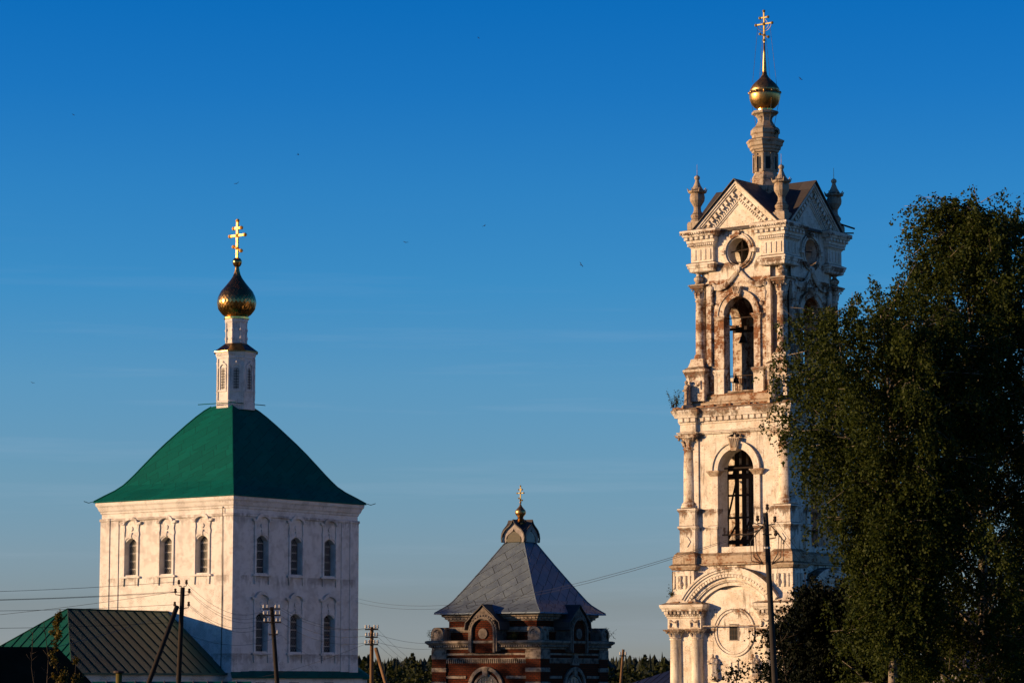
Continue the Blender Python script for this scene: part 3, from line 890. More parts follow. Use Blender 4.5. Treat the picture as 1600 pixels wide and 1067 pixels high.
    for s in (-1, 1):
        pts = [(s * 0.12, -3.9, 30.38), (s * 0.40, -3.93, 30.1), (s * 0.75, -3.96, 29.72), (s * 1.15, -3.98, 29.42), (s * 1.6, -3.97, 29.28), (s * 2.05, -3.93, 29.36), (s * 2.28, -3.9, 29.5)]
        for d in (0, 0.13, -0.13): m.tube([(p[0], p[1] + 0.02, p[2] + d) for p in pts], 0.10, 6)
        m.ball((s * 2.34, -3.95, 29.3), 0.2, 8); m.tube([(s * 2.34, -3.93, 29.3), (s * 2.36, -3.95, 28.7), (s * 2.34, -3.92, 28.15)], 0.17, 7, 0.09)
        m.ball((s * 2.34, -3.93, 28.15), 0.14, 8)
    m.ball((0, -3.95, 30.42), 0.2, 8)
    m.ball((-1.95, -3.84, 27.9), 0.2, 8, 0.1); m.ball((1.95, -3.84, 27.9), 0.2, 8, 0.1)
    o = m.build('carved_swag', WN, t)
    for k in (1, 2, 3): turned(o, k)
    # pedestals, jamb blocks
    def uped(m):
        m.stack(sq_at(-3.6, -3.6, 0.80), [(0, 20.9), (0, 22.7), (0.04, 22.75), (0.07, 22.9), (0.17, 23.1), (0.19, 23.22), (0.17, 23.28), (-0.1, 23.5), (-0.22, 23.85), (-0.26, 24.1)])
        for k, s in ADJ:
            m.side(k)
            m.tube([(s * 3.6 - 0.5, -4.41, 22.35), (s * 3.6 - 0.25, -4.44, 22.1), (s * 3.6, -4.45, 22.02), (s * 3.6 + 0.25, -4.44, 22.1), (s * 3.6 + 0.5, -4.41, 22.35)], 0.09, 6)
            for e in (-1, 1): m.tube([(s * 3.6 + e * 0.5, -4.41, 22.4), (s * 3.6 + e * 0.52, -4.43, 21.75)], 0.09, 6, 0.05)
    corners('upper_pedestal', WN, uped)
    both('jamb_block', W, lambda m, s: m.stack([(s * 1.72 - 0.42, -4.02), (s * 1.72 + 0.42, -4.02), (s * 1.72 + 0.42, -3.7), (s * 1.72 - 0.42, -3.7)], [(0, 21.2), (0, 22.75), (0.05, 22.85), (0.13, 23.02), (0.13, 23.14), (-0.02, 23.2)]))
    both('belfry_pilaster', WN, lambda m, s: m.box(s * 2.62 - 0.2, s * 2.62 + 0.2, -3.98, -3.7, 23.5, 29.6))
    first = None
    for sx in (-1, 1):
        for sy in (-1, 1):
            if first is None: first = column(sx * 3.58, sy * 3.58, 24.05, 29.62, 0.40, WB, 1.05, WN)
            else: c = copy_tree(first, t); c.location = (sx * 3.58, sy * 3.58, 0)
    def cbal(m):
        m.stack(sq_at(-3.55, -3.55, 0.56), [(0, 29.5), (0.12, 29.56), (0.16, 29.66), (-0.05, 29.74)])
        m.stack(sq_at(-2.85, -2.85, 0.66), [(0, 29.4), (0.08, 29.5), (0.14, 29.62), (0.14, 29.7), (0, 29.76), (0, 30.7)])
        m.lathe([(0.30, 29.7), (0.30, 29.8), (0.22, 29.86), (0.36, 30.05), (0.36, 30.2), (0.2, 30.36), (0.14, 30.48), (0.26, 30.56), (0.30, 30.64)], 14, (-3.68, -3.68))
    corners('corner_baluster', WN, cbal)
    # corner blocks of the entablature
    def ucorn(m):
        m.stack(sq_at(-3.10, -3.10, 0.98), [(0, 30.6), (0.10, 30.66), (0.14, 30.86), (0.20, 30.92), (0.22, 31.08), (0.27, 31.12), (0.27, 31.24), (0.04, 31.34), (0, 31.36), (0, 32.42), (0.05, 32.46), (0.08, 32.52), (0.14, 32.56), (0.14, 32.74), (0.24, 32.78), (0.26, 32.98), (0.30, 33.0), (0.30, 33.2), (0.46, 33.26), (0.52, 33.42), (0.60, 33.52), (0.63, 33.66), (0.60, 33.72), (0.1, 33.86)])
        for k, s in ADJ:
            m.side(k); cu = s * 3.10
            for i in range(4): m.box(cu - 0.76 + i * 0.44, cu - 0.54 + i * 0.44, -4.13, -4.06, 31.5, 32.3)   # flutes
            for i in range(13): m.box(cu - 1.14 + i * 0.182, cu - 1.04 + i * 0.182, -4.31, -4.2, 32.57, 32.73)
            for i in range(6): m.box(cu - 1.28 + i * 0.46, cu - 1.02 + i * 0.46, -4.52, -4.36, 33.02, 33.22)
            for i in range(16): m.box(cu - 1.55 + i * 0.2, cu - 1.45 + i * 0.2, -4.72, -4.6, 33.42, 33.52)
    corners('upper_cornice', W, ucorn)
    m = MB()
    for k in range(4):
        m.side(k); m.box(-2.1, 2.1, -3.90, -3.78, 33.60, 33.70)
    m.side(0); m.build('sill_course', WL, t)
    # pediments: tympanum, raking cornice with brackets and dentils
    AP = 37.15; hb = 3.72; z0 = 33.74
    sl = (AP - z0) / hb
    m = MB()
    m.prism([(-hb, z0), (hb, z0), (0, AP)], -3.80, -3.3)
    cs = math.cos(math.atan(sl)); L = hb / cs
    def rake(s, d0, d1, y):
        """strip along one slope, d0 to d1 below its top edge"""
        a = [(s * (hb - d / (math.sin(math.atan(sl)))), z0) for d in (d0, d1)]
        b = [(0, AP - d / cs) for d in (d0, d1)]
        poly = [a[0], b[0], b[1], a[1]]
        if s < 0: poly = poly[::-1]
        m.prism(poly if s > 0 else poly, y, -3.7)
    for s in (-1, 1):
        for d0, d1, y in ((0, 0.16, -4.30), (0.16, 0.30, -4.22), (0.30, 0.40, -4.14), (0.40, 0.72, -4.0), (0.72, 0.80, -3.98), (0.80, 1.04, -3.90), (1.04, 1.12, -3.93), (1.12, 1.24, -3.86)): rake(s, d0, d1, y)
        ux, uz = -s * cs, cs * sl; nx, nz = -s * cs * sl, -cs        # along the slope, and down from it
        def blk(dist, w, d0, d1, y0, y1):
            q = [(s * hb + ux * (dist + e * w) + nx * dd, z0 + uz * (dist + e * w) + nz * dd) for e, dd in ((-.5, d0), (.5, d0), (.5, d1), (-.5, d1))]
            if min(p[1] for p in q) < z0 + 0.02 or s * min(q, key=lambda p: s * p[0])[0] < 0: return
            m.prism(q, y0, y1)
        for i in range(12): blk(0.35 + i * 0.42, 0.24, 0.42, 0.70, -4.17, -3.98)
        for i in range(24): blk(0.7 + i * 0.21, 0.10, 0.83, 1.02, -3.985, -3.88)
    o = m.build('pediment', W, t)
    for k in (1, 2, 3): turned(o, k)
    # sheet roof: two ridges crossing
    m = MB()
    e = hb + 0.28; ez = z0 + 0.28 * 0 - 0.16
    for k in range(4):
        m.side(k)
        y0, y1 = -4.46, 0.0
        for s in (-1, 1):
            p = [(s * e, ez + 0.02), (0, AP + 0.16)]
            vs = [(p[0][0], y0, p[0][1]), (p[1][0], y0, p[1][1]), (p[1][0], y1, p[1][1]), (p[0][0], y1, p[0][1])]
            vs += [(x, y, z - 0.07) for x, y, z in vs]
            m.add(vs, [[0, 1, 2, 3] if s < 0 else [3, 2, 1, 0], [7, 6, 5, 4] if s < 0 else [4, 5, 6, 7], [0, 4, 5, 1], [1, 5, 6, 2], [2, 6, 7, 3], [3, 7, 4, 0]])
    m.side(0)
    m.build('roof', M['dark_roof'], t)
    b = MB()
    b.tube([(-4.9, -3.2, 34.1), (-3.6, -3.4, 34.55)], 0.07, 5); b.tube([(-4.8, -2.6, 34.3), (-3.7, -2.9, 34.6)], 0.07, 5)
    b.tube([(4.2, 3.9, 34.5), (5.2, 4.2, 34.1)], 0.07, 5); b.tube([(3.6, 4.4, 33.95), (4.7, 4.9, 33.9)], 0.06, 5)
    b.build('broken_batten', M['timber'], t)
    # corner finials
    m = MB()
    m.stack(sq_at(0, 0, 0.50), [(0, 33.7), (0.06, 33.9), (0.06, 34.3), (0, 34.45)])
    m.lathe([(0.50, 34.4), (0.52, 34.6), (0.42, 34.68), (0.50, 34.85), (0.50, 34.98), (0.38, 35.12), (0.28, 35.32), (0.27, 35.6), (0.40, 35.82), (0.54, 36.05), (0.57, 36.3), (0.54, 36.52), (0.50, 36.6), (0.66, 36.68), (0.68, 36.8), (0.46, 36.92), (0.28, 37.22), (0.17, 37.5), (0.13, 37.66), (0.20, 37.74), (0.22, 37.85), (0.17, 37.96), (0.05, 38.02)], 14)
    for i in range(8):
        a = i * math.pi / 4; m.tube([(0.62 * math.cos(a), 0.62 * math.sin(a), 36.72), (0.76 * math.cos(a), 0.76 * math.sin(a), 37.0)], 0.08, 5, 0.03)
    fo = m.build('finial', M['tower_sooty'], t); fo.location = (-3.72, -3.72, 0)
    g = MB(); g.tube([(0, 0, 37.98), (0, 0, 38.85)], 0.025, 5, 0.012); g.build('spike', M['dark_gilt'], fo)
    for sx, sy in ((1, -1), (1, 1), (-1, 1)):
        c = copy_tree(fo, t); c.location = (3.72 * sx, 3.72 * sy, 0)
    # octagonal lantern
    o8 = octagon(1.0)
    m = MB()
    m.stack(o8, [(0.25, 36.2), (0.25, 37.2), (0.10, 37.5), (0.02, 37.75), (0.06, 37.8), (0.02, 38.0), (-0.1, 38.25), (-0.12, 38.3), (-0.12, 39.8), (0.02, 39.86), (0.06, 40.0), (0.16, 40.06), (0.18, 40.24), (0.30, 40.34), (0.34, 40.56), (0.42, 40.66), (0.42, 40.76), (0.12, 40.9), (0.0, 40.92), (0.02, 41.2), (0.12, 41.3), (0.10, 41.6), (-0.02, 41.76), (-0.15, 41.82), (-0.32, 42.1), (-0.42, 42.3), (-0.40, 42.5), (-0.2, 42.74), (0.0, 42.82), (0.04, 42.9), (0.0, 43.02), (-0.3, 43.1)])
    for k in range(8):
        m.T = Matrix.Rotation(k * math.pi / 4, 4, 'Z')
        ap = 0.88 * math.cos(R(22.5)) 
        for s in (-1, 1): m.box(s * 0.27 - 0.07, s * 0.27 + 0.07, -ap - 0.11, -ap + 0.02, 38.35, 39.75)
        for i in range(4): m.box(-0.36 + i * 0.2, -0.26 + i * 0.2, -1.09, -0.98, 40.08, 40.24)
        m.box(-0.2, 0.2, -ap - 0.07, -ap + 0.02, 39.5, 39.6)
    m.T = Matrix.Identity(4)
    lan = m.build('lantern', M['tower_sooty'], t)
    for k in range(8):
        g = MB(); g.T = Matrix.Rotation(k * math.pi / 4, 4, 'Z')
        ap = 0.88 * math.cos(R(22.5)); g.box(-0.17, 0.17, -ap - 0.02, -ap + 0.05, 38.55, 39.45)
        g.build('lantern_window', M['glass'], lan)
    g = MB(); g.lathe([(0.56, 43.0), (0.60, 43.06), (0.60, 43.2), (0.5, 43.28)], 20); g.build('dome_collar', M['gold'], t, False)
    g = MB(); g.lathe([(0.55, 43.22), (0.80, 43.36), (1.02, 43.62), (1.14, 43.92), (1.19, 44.25), (1.18, 44.45)], 26); g.build('dome', M['dome_old'], t, True)
    g = MB(); g.lathe([(1.18, 44.45), (1.10, 44.78), (0.90, 45.1), (0.60, 45.4), (0.34, 45.64), (0.20, 45.88), (0.17, 46.1)], 26)
    for i in range(12):
        a = 2 * math.pi * i / 12; g.ball((1.17 * math.cos(a), 1.17 * math.sin(a), 44.48), 0.1, 8, 0.1, 0.12)
    g.build('dome_crown', M['dome_top'], t, True)
    MB().lathe([(0.21, 45.80), (0.17, 46.1), (0.145, 46.6), (0.10, 47.5), (0.065, 48.35)], 12).build('spire', M['dome_old'], t, True)
    cx = orthodox_cross(t, 0, 0, 48.3, 2.5, 0.72, 0.045, M['cross_dull'], 0.12, True, 0.0, True)
    for k in range(4):
        a = k * math.pi / 2 + R(20) - T_RZ
        g = MB(); e = 0.5 if k % 2 == 0 else 0.12
        x, y = math.cos(a), math.sin(a)
        g.tube([(x * e, y * e, 49.7), (x * 1.0, y * 1.0, 45.2)], 0.014, 4)
        g.tube([(x * 1.18, y * 1.18, 43.9), (x * 0.72, y * 0.72, 41.8)], 0.018, 4)
        g.build('guy_chain', M['dark_gilt'], t)
    # courses of broken brick left along the ledges
    py = random.Random(8)
    def ragged(u0, u1, y, z, hmin, hmax, th):
        top = []; u = u0
        while u < u1:
            w = py.uniform(0.12, 0.42); h = py.uniform(hmin, hmax) * (0.25 if py.random() < .25 else 1)
            top += [(u, z + h), (min(u + w, u1), z + h * py.uniform(.8, 1.1))]; u += w
        m = MB(); m.prism([(u0, z - .05), (u1, z - .05)] + top[::-1], y, y + th); return m
    for k in range(4):
        for u0, u1, y, z, a, b_, th in ((-3.3, 3.3, -4.72, 20.36, .06, .26, .35), (-5.2, -3.6, -5.08, 20.30, .04, .20, .3), (3.6, 5.2, -5.08, 20.30, .04, .20, .3),
                                        (-3.6, 3.6, -4.05, 21.22, .03, .20, .3), (-5.35, -2.7, -5.62, 5.86, .05, .24, .3), (2.7, 5.35, -5.62, 5.86, .05, .24, .3), (-4.9, 4.9, -4.86, 8.80, .02, .12, .2)):
            m = ragged(u0, u1, y, z, a, b_, th)
            o = m.build('broken_course', M['broken_brick'], t); o.rotation_euler = (0, 0, k * math.pi / 2)
    # saints standing at the corners of the middle cornice
    for sx, sy in ((-1, -1), (1, -1), (1, 1), (-1, 1)):
        m = MB()
        m.stack(sq_at(0, 0, 0.33), [(0.05, 0), (0.05, 0.22), (0, 0.28)])
        robed_figure(m, 0, 0, 0.26, 1.85, 0.44)
        o = m.build('corner_saint', WL, t)
        o.location = (sx * (4.72 if sy > 0 else 4.1 if sx < 0 else 3.45), sy * 4.72, 20.34); o.rotation_euler = (0, 0, {(-1, -1): -.8, (1, -1): .8, (1, 1): 2.35, (-1, 1): -2.35}[(sx, sy)])
    # balustrade in the upper arches
    g = MB()
    g.tube([(-1.3, -3.3, 22.7), (1.3, -3.3, 22.7)], 0.035, 5)
    for i in range(9): g.tube([(-1.2 + i * 0.3, -3.3, 21.5), (-1.2 + i * 0.3, -3.3, 22.7)], 0.018, 4)
    o = g.build('iron_railing', M['iron'], t)
    for k in (1, 2, 3): turned(o, k)
    g = MB(); g.tube([(-1.35, -3.4, 27.0), (1.35, -3.4, 27.0)], 0.04, 5); o = g.build('tie_bar', M['iron'], t)
    for k in (1, 2, 3): turned(o, k)
    b = MB()
    b.box(-3.0, 3.0, -0.12, 0.12, 26.4, 26.65); b.box(-0.12, 0.12, -3.0, 3.0, 26.15, 26.4)
    b.box(-2.9, 2.9, -1.1, -0.9, 26.45, 26.62); b.box(-0.42, -0.16, -0.5, -0.24, 21.5, 27.9); b.box(0.75, 1.0, 0.9, 1.15, 21.5, 26.2)
    b.build('bell_beam', M['timber'], t)
    return t

tower = bell_tower()

def bell(name, label, lx, ly, z, r, hang):
    p = Matrix.Rotation(T_RZ, 4, 'Z') @ Vector((lx, ly, 0))
    b = thing(name, label, 'bell', (T_C[0] + p.x, T_C[1] + p.y, z), T_RZ)
    m = MB(); m.lathe([(r, 0), (r * 0.98, r * 0.10), (r * 0.80, r * 0.35), (r * 0.64, r * 0.8), (r * 0.56, r * 1.2), (r * 0.40, r * 1.42), (r * 0.1, r * 1.5)], 18)
    m.build('bell_body', M['bronze'], b, True)
    m = MB(); m.tube([(0, 0, r * 1.5), (0, 0, r * 1.5 + hang)], 0.05, 6); m.tube([(-.1, 0, r * 1.5), (0, 0, r * 1.75), (.1, 0, r * 1.5)], .04, 5); m.build('hanger', M['iron'], b)
    m = MB(); m.tube([(0, 0, r * 1.2), (0, 0, -0.05)], 0.03, 5); m.ball((0, 0, -0.05), r * 0.14, 8); m.build('clapper', M['iron'], b)
    return b
bell('hanging_bell', 'dark bronze bell hanging in the upper arch of the white bell tower', -1.52, -1.0, 25.45, 0.36, 0.5)
b2 = bell('hanging_bell', 'small low bell just above the railing of the upper belfry arch', -1.15, -2.6, 22.3, 0.26, 0.25)

# swallows and weeds on the tower come with the plants and birds

# ------------------------------------------------------------ the white church
C_S = 1.08                       # the church and its wings, measured 200 m off, stand farther away and are larger
C_C = (-20.708 * C_S, 209.217 * C_S); C_RZ = R(-38.2)
def church():
    t = thing('church', 'white cube church under a curved green roof with one gilded onion dome', 'church', (C_C[0], C_C[1], 0), C_RZ)
    t.scale = (C_S,) * 3
    W = M['church_white']; S = 6.56; zg = -6.2
    bounds = [(-S, -1.8), (-1.8, 1.8), (1.8, S)]
    cs = (-3.58, 0.0, 3.58)
    def opening(u, z0, z1): return [(u - 0.60, z0), (u + 0.60, z0), (u + 0.60, z1 - 0.34)] + [(u + 0.6 - 1.2 * i / 10, z1 - 0.34 + 0.34 * math.sin(math.pi * i / 10)) for i in range(1, 10)] + [(u - 0.60, z1 - 0.34)]
    m = MB()
    for k in range(4):
        m.side(k)
        for (a, b), c in zip(bounds, cs):
            if k < 2:
                m.holed((a, b, 6.3, 12.9), opening(c, 7.9, 10.55), -S, -S + 0.5)
            else: m.box(a, b, -S, -S + 0.5, 6.3, 12.9)
            if k == 1: m.holed((a, b, 0.4, 6.3), opening(c, 2.38, 5.08), -S, -S + 0.5)
        if k != 1: m.box(-S + .001 * k, S - .001 * k, -S, -S + 0.5, 0.4, 6.3)
    m.side(0)
    m.stack(square(S), [(0, zg), (0, 0.4)])
    # corner pilasters and the cornice
    m.stack(square(S), [(0.055, 11.82), (0.12, 11.88), (0.12, 12.0), (0.06, 12.04), (0.06, 12.36), (0.12, 12.40), (0.14, 12.52), (0.22, 12.62), (0.30, 12.86), (0.40, 13.0), (0.42, 13.2)])
    m.build('wall', W, t)
    m = MB(); c = S - 0.82
    m.stack(sq_at(-c, -c, 0.82), [(0.06, 0.9), (0.06, 11.85)])
    c = S - 0.35
    m.stack(sq_at(-c, -c, 0.35), [(0.13, 0.85), (0.13, 1.5), (0.12, 1.55), (0.12, 11.8), (0.18, 11.86), (0.18, 12.0), (0.14, 12.04)])
    o = m.build('corner_pilaster', W, t)
    for k in (1, 2, 3): turned(o, k)
    m = MB(); m.tube([(5.72, -S - 0.17, 12.5), (5.70, -S - 0.17, 9.0), (5.74, -S - 0.17, 6.0), (5.70, -S - 0.17, 0.6)], 0.035, 5); m.build('down_pipe', M['iron'], t)
    # window surrounds
    def window(u, dz, k, worn):
        """moulded hood of a double curve, jamb strips, disc, keystone, sill with brackets"""
        b = MB(); b.side(k); y = -S
        for s in (-1, 1):
            pts = [(0.62, 7.8), (0.80, 7.8), (0.80, 10.62), (0.86, 10.85), (0.78, 11.15), (0.84, 11.45), (0.84, 11.62), (0.66, 11.62), (0.60, 11.2), (0.66, 10.85), (0.62, 10.6)]
            pts = [(u + s * p, z + dz) for p, z in pts]
            if s < 0: pts = pts[::-1]
            b.prism(pts, y - 0.085, y + 0.05)
        hood = [(-1.06, 11.60), (-0.98, 11.52), (-0.72, 11.52)] + [(0.62 * math.cos(R(a)), 11.52 + 0.36 * math.sin(R(a))) for a in range(180, -1, -15)] + [(0.72, 11.52), (0.98, 11.52), (1.06, 11.60)]
        top = [(-1.10, 11.72), (-0.98, 11.70), (-0.84, 11.70)] + [(0.74 * math.cos(R(a)), 11.62 + 0.50 * math.sin(R(a))) for a in range(180, -1, -15)] + [(0.84, 11.70), (0.98, 11.70), (1.10, 11.72)]
        b.band([(u + p, z + dz) for p, z in top], [(u + p, z + dz) for p, z in hood], y - 0.20, y + 0.03)
        b.prism([(u + p, z + dz) for p, z in arc(0, 11.24, 0.17, 0, 345, 14)], y - 0.07, y + 0.02)
        ar = [(u + 0.64 * math.cos(R(a)), dz + 10.22 + 0.40 * math.sin(R(a))) for a in range(0, 181, 15)]
        ao = [(u + 0.76 * math.cos(R(a)), dz + 10.26 + 0.58 * math.sin(R(a))) for a in range(0, 181, 15)]
        b.band(ao, ar, y - 0.05, y + 0.03)
        b.prism([(u - .07, 10.58 + dz), (u + .07, 10.58 + dz), (u + .11, 10.96 + dz), (u - .11, 10.96 + dz)], y - 0.1, y + 0.02)
        o = b.build('window', worn, t)
        b = MB(); b.side(k)
        b.prism([(u - 1.0, 7.66 + dz), (u + 1.0, 7.66 + dz), (u + 1.0, 7.80 + dz), (u - 1.0, 7.80 + dz)], y - 0.17, y + 0.3)
        for s in (-1, 1):
            c = u + s * 0.72
            b.prism([(c - .05, 7.1 + dz), (c + .05, 7.1 + dz), (c + .09, 7.66 + dz), (c - .09, 7.66 + dz)], y - 0.09, y + 0.02)
        b.build('sill', worn, o)
        b = MB(); b.side(k)
        b.box(u - 0.7, u + 0.7, y + 0.44, y + 0.47, 7.7 + dz, 10.7 + dz); b.build('pane', M['glass'], o)
        b = MB(); b.side(k)
        yy = y + 0.36; z0, z1 = 7.92 + dz, 10.5 + dz
        for i in range(4):
            z = z0 + 0.12 + (z1 - z0 - 0.3) * (i + 0.5) / 4 
            b.box(u - 0.6, u + 0.6, yy - 0.025, yy + 0.02, z - 0.025, z + 0.025)
        for d in (-1, 1):
            for i in range(-4, 12):
                za = z0 + i * 0.26; zb = za + 1.2 * 1.25
                ua, ub = -0.6, 0.6
                if za < z0: ua += (z0 - za) / 1.25; za = z0
                if zb > z1 - 0.1: ub -= (zb - z1 + 0.1) / 1.25; zb = z1 - 0.1
                if ub - ua < 0.05: continue
                b.tube([(u + d * ua, yy + d * .012, za), (u + d * ub, yy + d * .012, zb)], 0.009, 3)
        b.build('grille', M['grille'], o)
        return o
    WW = M['church_white']
    for c in cs: window(c, 0, 0, WW)
    for c in cs:
        window(c, 0, 1, WW); window(c, -5.52, 1, WW)
    # curved roof
    prof = [(10.02, 13.22), (9.98, 13.30), (9.2, 13.72), (8.45, 14.10), (7.85, 14.50), (7.40, 14.92), (6.95, 15.38), (6.3, 16.08), (5.55, 16.88), (4.8, 17.62), (4.0, 18.36), (3.3, 19.0), (2.6, 19.60), (2.0, 20.06), (1.5, 20.36), (0.6, 20.6)]
    m = MB(); m.stack(square(1.0), [(h / math.sqrt(2) - 1.0, z) for h, z in prof]); m.build('roof', M['green_roof'], t)
    m = MB()
    for sx, sy in ((-1, -1), (1, -1), (1, 1), (-1, 1)):
        pts = [(sx * h / math.sqrt(2), sy * h / math.sqrt(2), z + 0.02) for h, z in prof[1:-1]]
        m.tube(pts, 0.05, 5)
        e = Vector(pts[0]); m.tube([e, e + Vector((sx * .25, sy * .25, -0.1)), e + Vector((sx * .5, sy * .5, 0.02))], 0.025, 4)
    m.tube([(-1.9, -1.6, 20.55), (1.9, -1.6, 20.5)], 0.03, 4); m.tube([(1.6, -1.9, 20.5), (1.6, 1.9, 20.55)], 0.03, 4)
    m.build('roof_ridge_roll', M['green_roof'], t)
    # drum, skirt roof, neck
    dx, dy = 0.22, 0.17
    def oct_at(r): return [(x + dx, y + dy) for x, y in octagon(r)]
    m = MB(); m.stack(oct_at(1.46), [(0.06, 20.1), (0.06, 20.7), (0.0, 20.75), (0.0, 23.85), (0.05, 23.9), (0.05, 24.05), (0.12, 24.2), (0.16, 24.4)])
    for k in range(8):
        m.T = Matrix.Translation((dx, dy, 0)) @ Matrix.Rotation(k * math.pi / 4, 4, 'Z')
        ap = 1.46 * math.cos(R(22.5))
        for s in (-1, 1):
            m.box(s * 0.53 - 0.05, s * 0.53 + 0.05, -ap - 0.07, -ap + 0.02, 20.8, 23.86)
            m.box(s * 0.29 - 0.045, s * 0.29 + 0.045, -ap - 0.06, -ap + 0.02, 21.55, 23.2)
        m.band(arc(0, 23.15, 0.40, 0, 180, 10), arc(0, 23.15, 0.27, 0, 180, 10), -ap - 0.08, -ap + 0.02)
        m.box(-0.42, 0.42, -ap - 0.09, -ap + 0.02, 21.42, 21.54)
        m.ball((0, -ap - 0.02, 23.6), 0.09, 8)
    m.T = Matrix.Identity(4)
    drum = m.build('drum', M['church_white'], t)
    for k in range(8):
        g = MB(); g.T = Matrix.Translation((dx, dy, 0)) @ Matrix.Rotation(k * math.pi / 4, 4, 'Z')
        ap = 1.46 * math.cos(R(22.5)); g.prism(arch_poly(0, 0.20, 21.6, 23.0, 0.2, 8), -ap - 0.015, -ap + 0.03)
        wv = g.build('drum_window', M['drum_glass'], drum)
        g = MB(); g.T = Matrix.Translation((dx, dy, 0)) @ Matrix.Rotation(k * math.pi / 4, 4, 'Z')
        for i in range(7): g.box(-0.2, 0.2, -ap - 0.03, -ap + 0.01, 21.7 + i * 0.2, 21.74 + i * 0.2)
        g.box(-0.02, 0.02, -ap - 0.034, -ap + 0.01, 21.6, 23.1); g.build('window_bars', M['concrete'], wv)
    m = MB(); m.stack(oct_at(1.0), [(0.68, 24.36), (0.68, 24.42), (-0.12, 25.05), (-0.3, 25.06)]); m.build('skirt_roof', M['dark_gilt'], t)
    m = MB(); m.stack(oct_at(0.80), [(0.0, 24.9), (0.0, 25.1), (-0.02, 25.14), (0, 26.5), (0.04, 26.6), (0.10, 26.7), (0.10, 26.86), (0.04, 26.9)])
    for k in range(8):
        m.T = Matrix.Translation((dx, dy, 0)) @ Matrix.Rotation(k * math.pi / 4 + math.pi / 8, 4, 'Z')
        m.lathe([(0.07, 25.1), (0.07, 25.3), (0.12, 25.42), (0.06, 25.6), (0.06, 25.9), (0.12, 26.05), (0.06, 26.2), (0.07, 26.6)], 8, (0, -0.80))
    m.T = Matrix.Identity(4)
    m.build('neck', M['church_white'], t)
    m = MB(); m.lathe([(0.86, 26.86), (0.95, 26.9), (0.95, 27.02), (0.78, 27.1)], 24, (dx, dy)); m.build('dome_collar', M['gold'], t)
    dp = [(0.78, 27.05), (1.09, 27.27), (1.36, 27.63), (1.46, 28.05), (1.46, 28.2), (1.39, 28.56), (1.18, 29.0), (0.87, 29.35), (0.59, 29.71), (0.38, 30.0), (0.24, 30.25), (0.18, 30.58), (0.14, 30.85)]
    scaled_dome(t, dp, 30, dx, dy, M['dome_scale'])
    m = MB(); m.lathe([(0.15, 30.82), (0.26, 30.92), (0.34, 31.1), (0.35, 31.2), (0.34, 31.3), (0.24, 31.46), (0.1, 31.52)], 20, (dx, dy)); m.build('finial_ball', M['dome_scale'], t, True)
    orthodox_cross(t, dx, dy, 31.5, 2.8, 0.76, 0.072, M['cross_gold'], 0.155, True, 0.0)
    # low lean-to along the street side
    m = MB()
    m.prism([(-7.4, 0.55), (7.0, 0.55), (6.6, 1.05), (-7.0, 1.05)], -0.01, 0.01)
    m = MB(); m.side(1)
    a = [(-7.2, -7.25, 0.62), (7.2, -7.25, 0.62), (6.9, -6.5, 1.04), (-6.56, -6.5, 1.04)]
    m.add(a + [(x, y, z - 0.12) for x, y, z in a], [[0, 1, 2, 3], [7, 6, 5, 4], [0, 4, 5, 1], [1, 5, 6, 2], [2, 6, 7, 3], [3, 7, 4, 0]])
    m.build('lean_to_roof', M['green_roof'], t)
    m = MB(); m.side(1); m.box(-6.9, 6.9, -6.95, -6.5, zg, 0.55); m.build('lean_to_wall', W, t)
    for u in (-4, -0.5, 3.2):
        m = MB(); m.side(1); m.box(u - .5, u + .5, -6.965, -6.9, -1.6, 0.2); m.build('lean_to_window', M['glass'], t)
    return t
church_o = church()

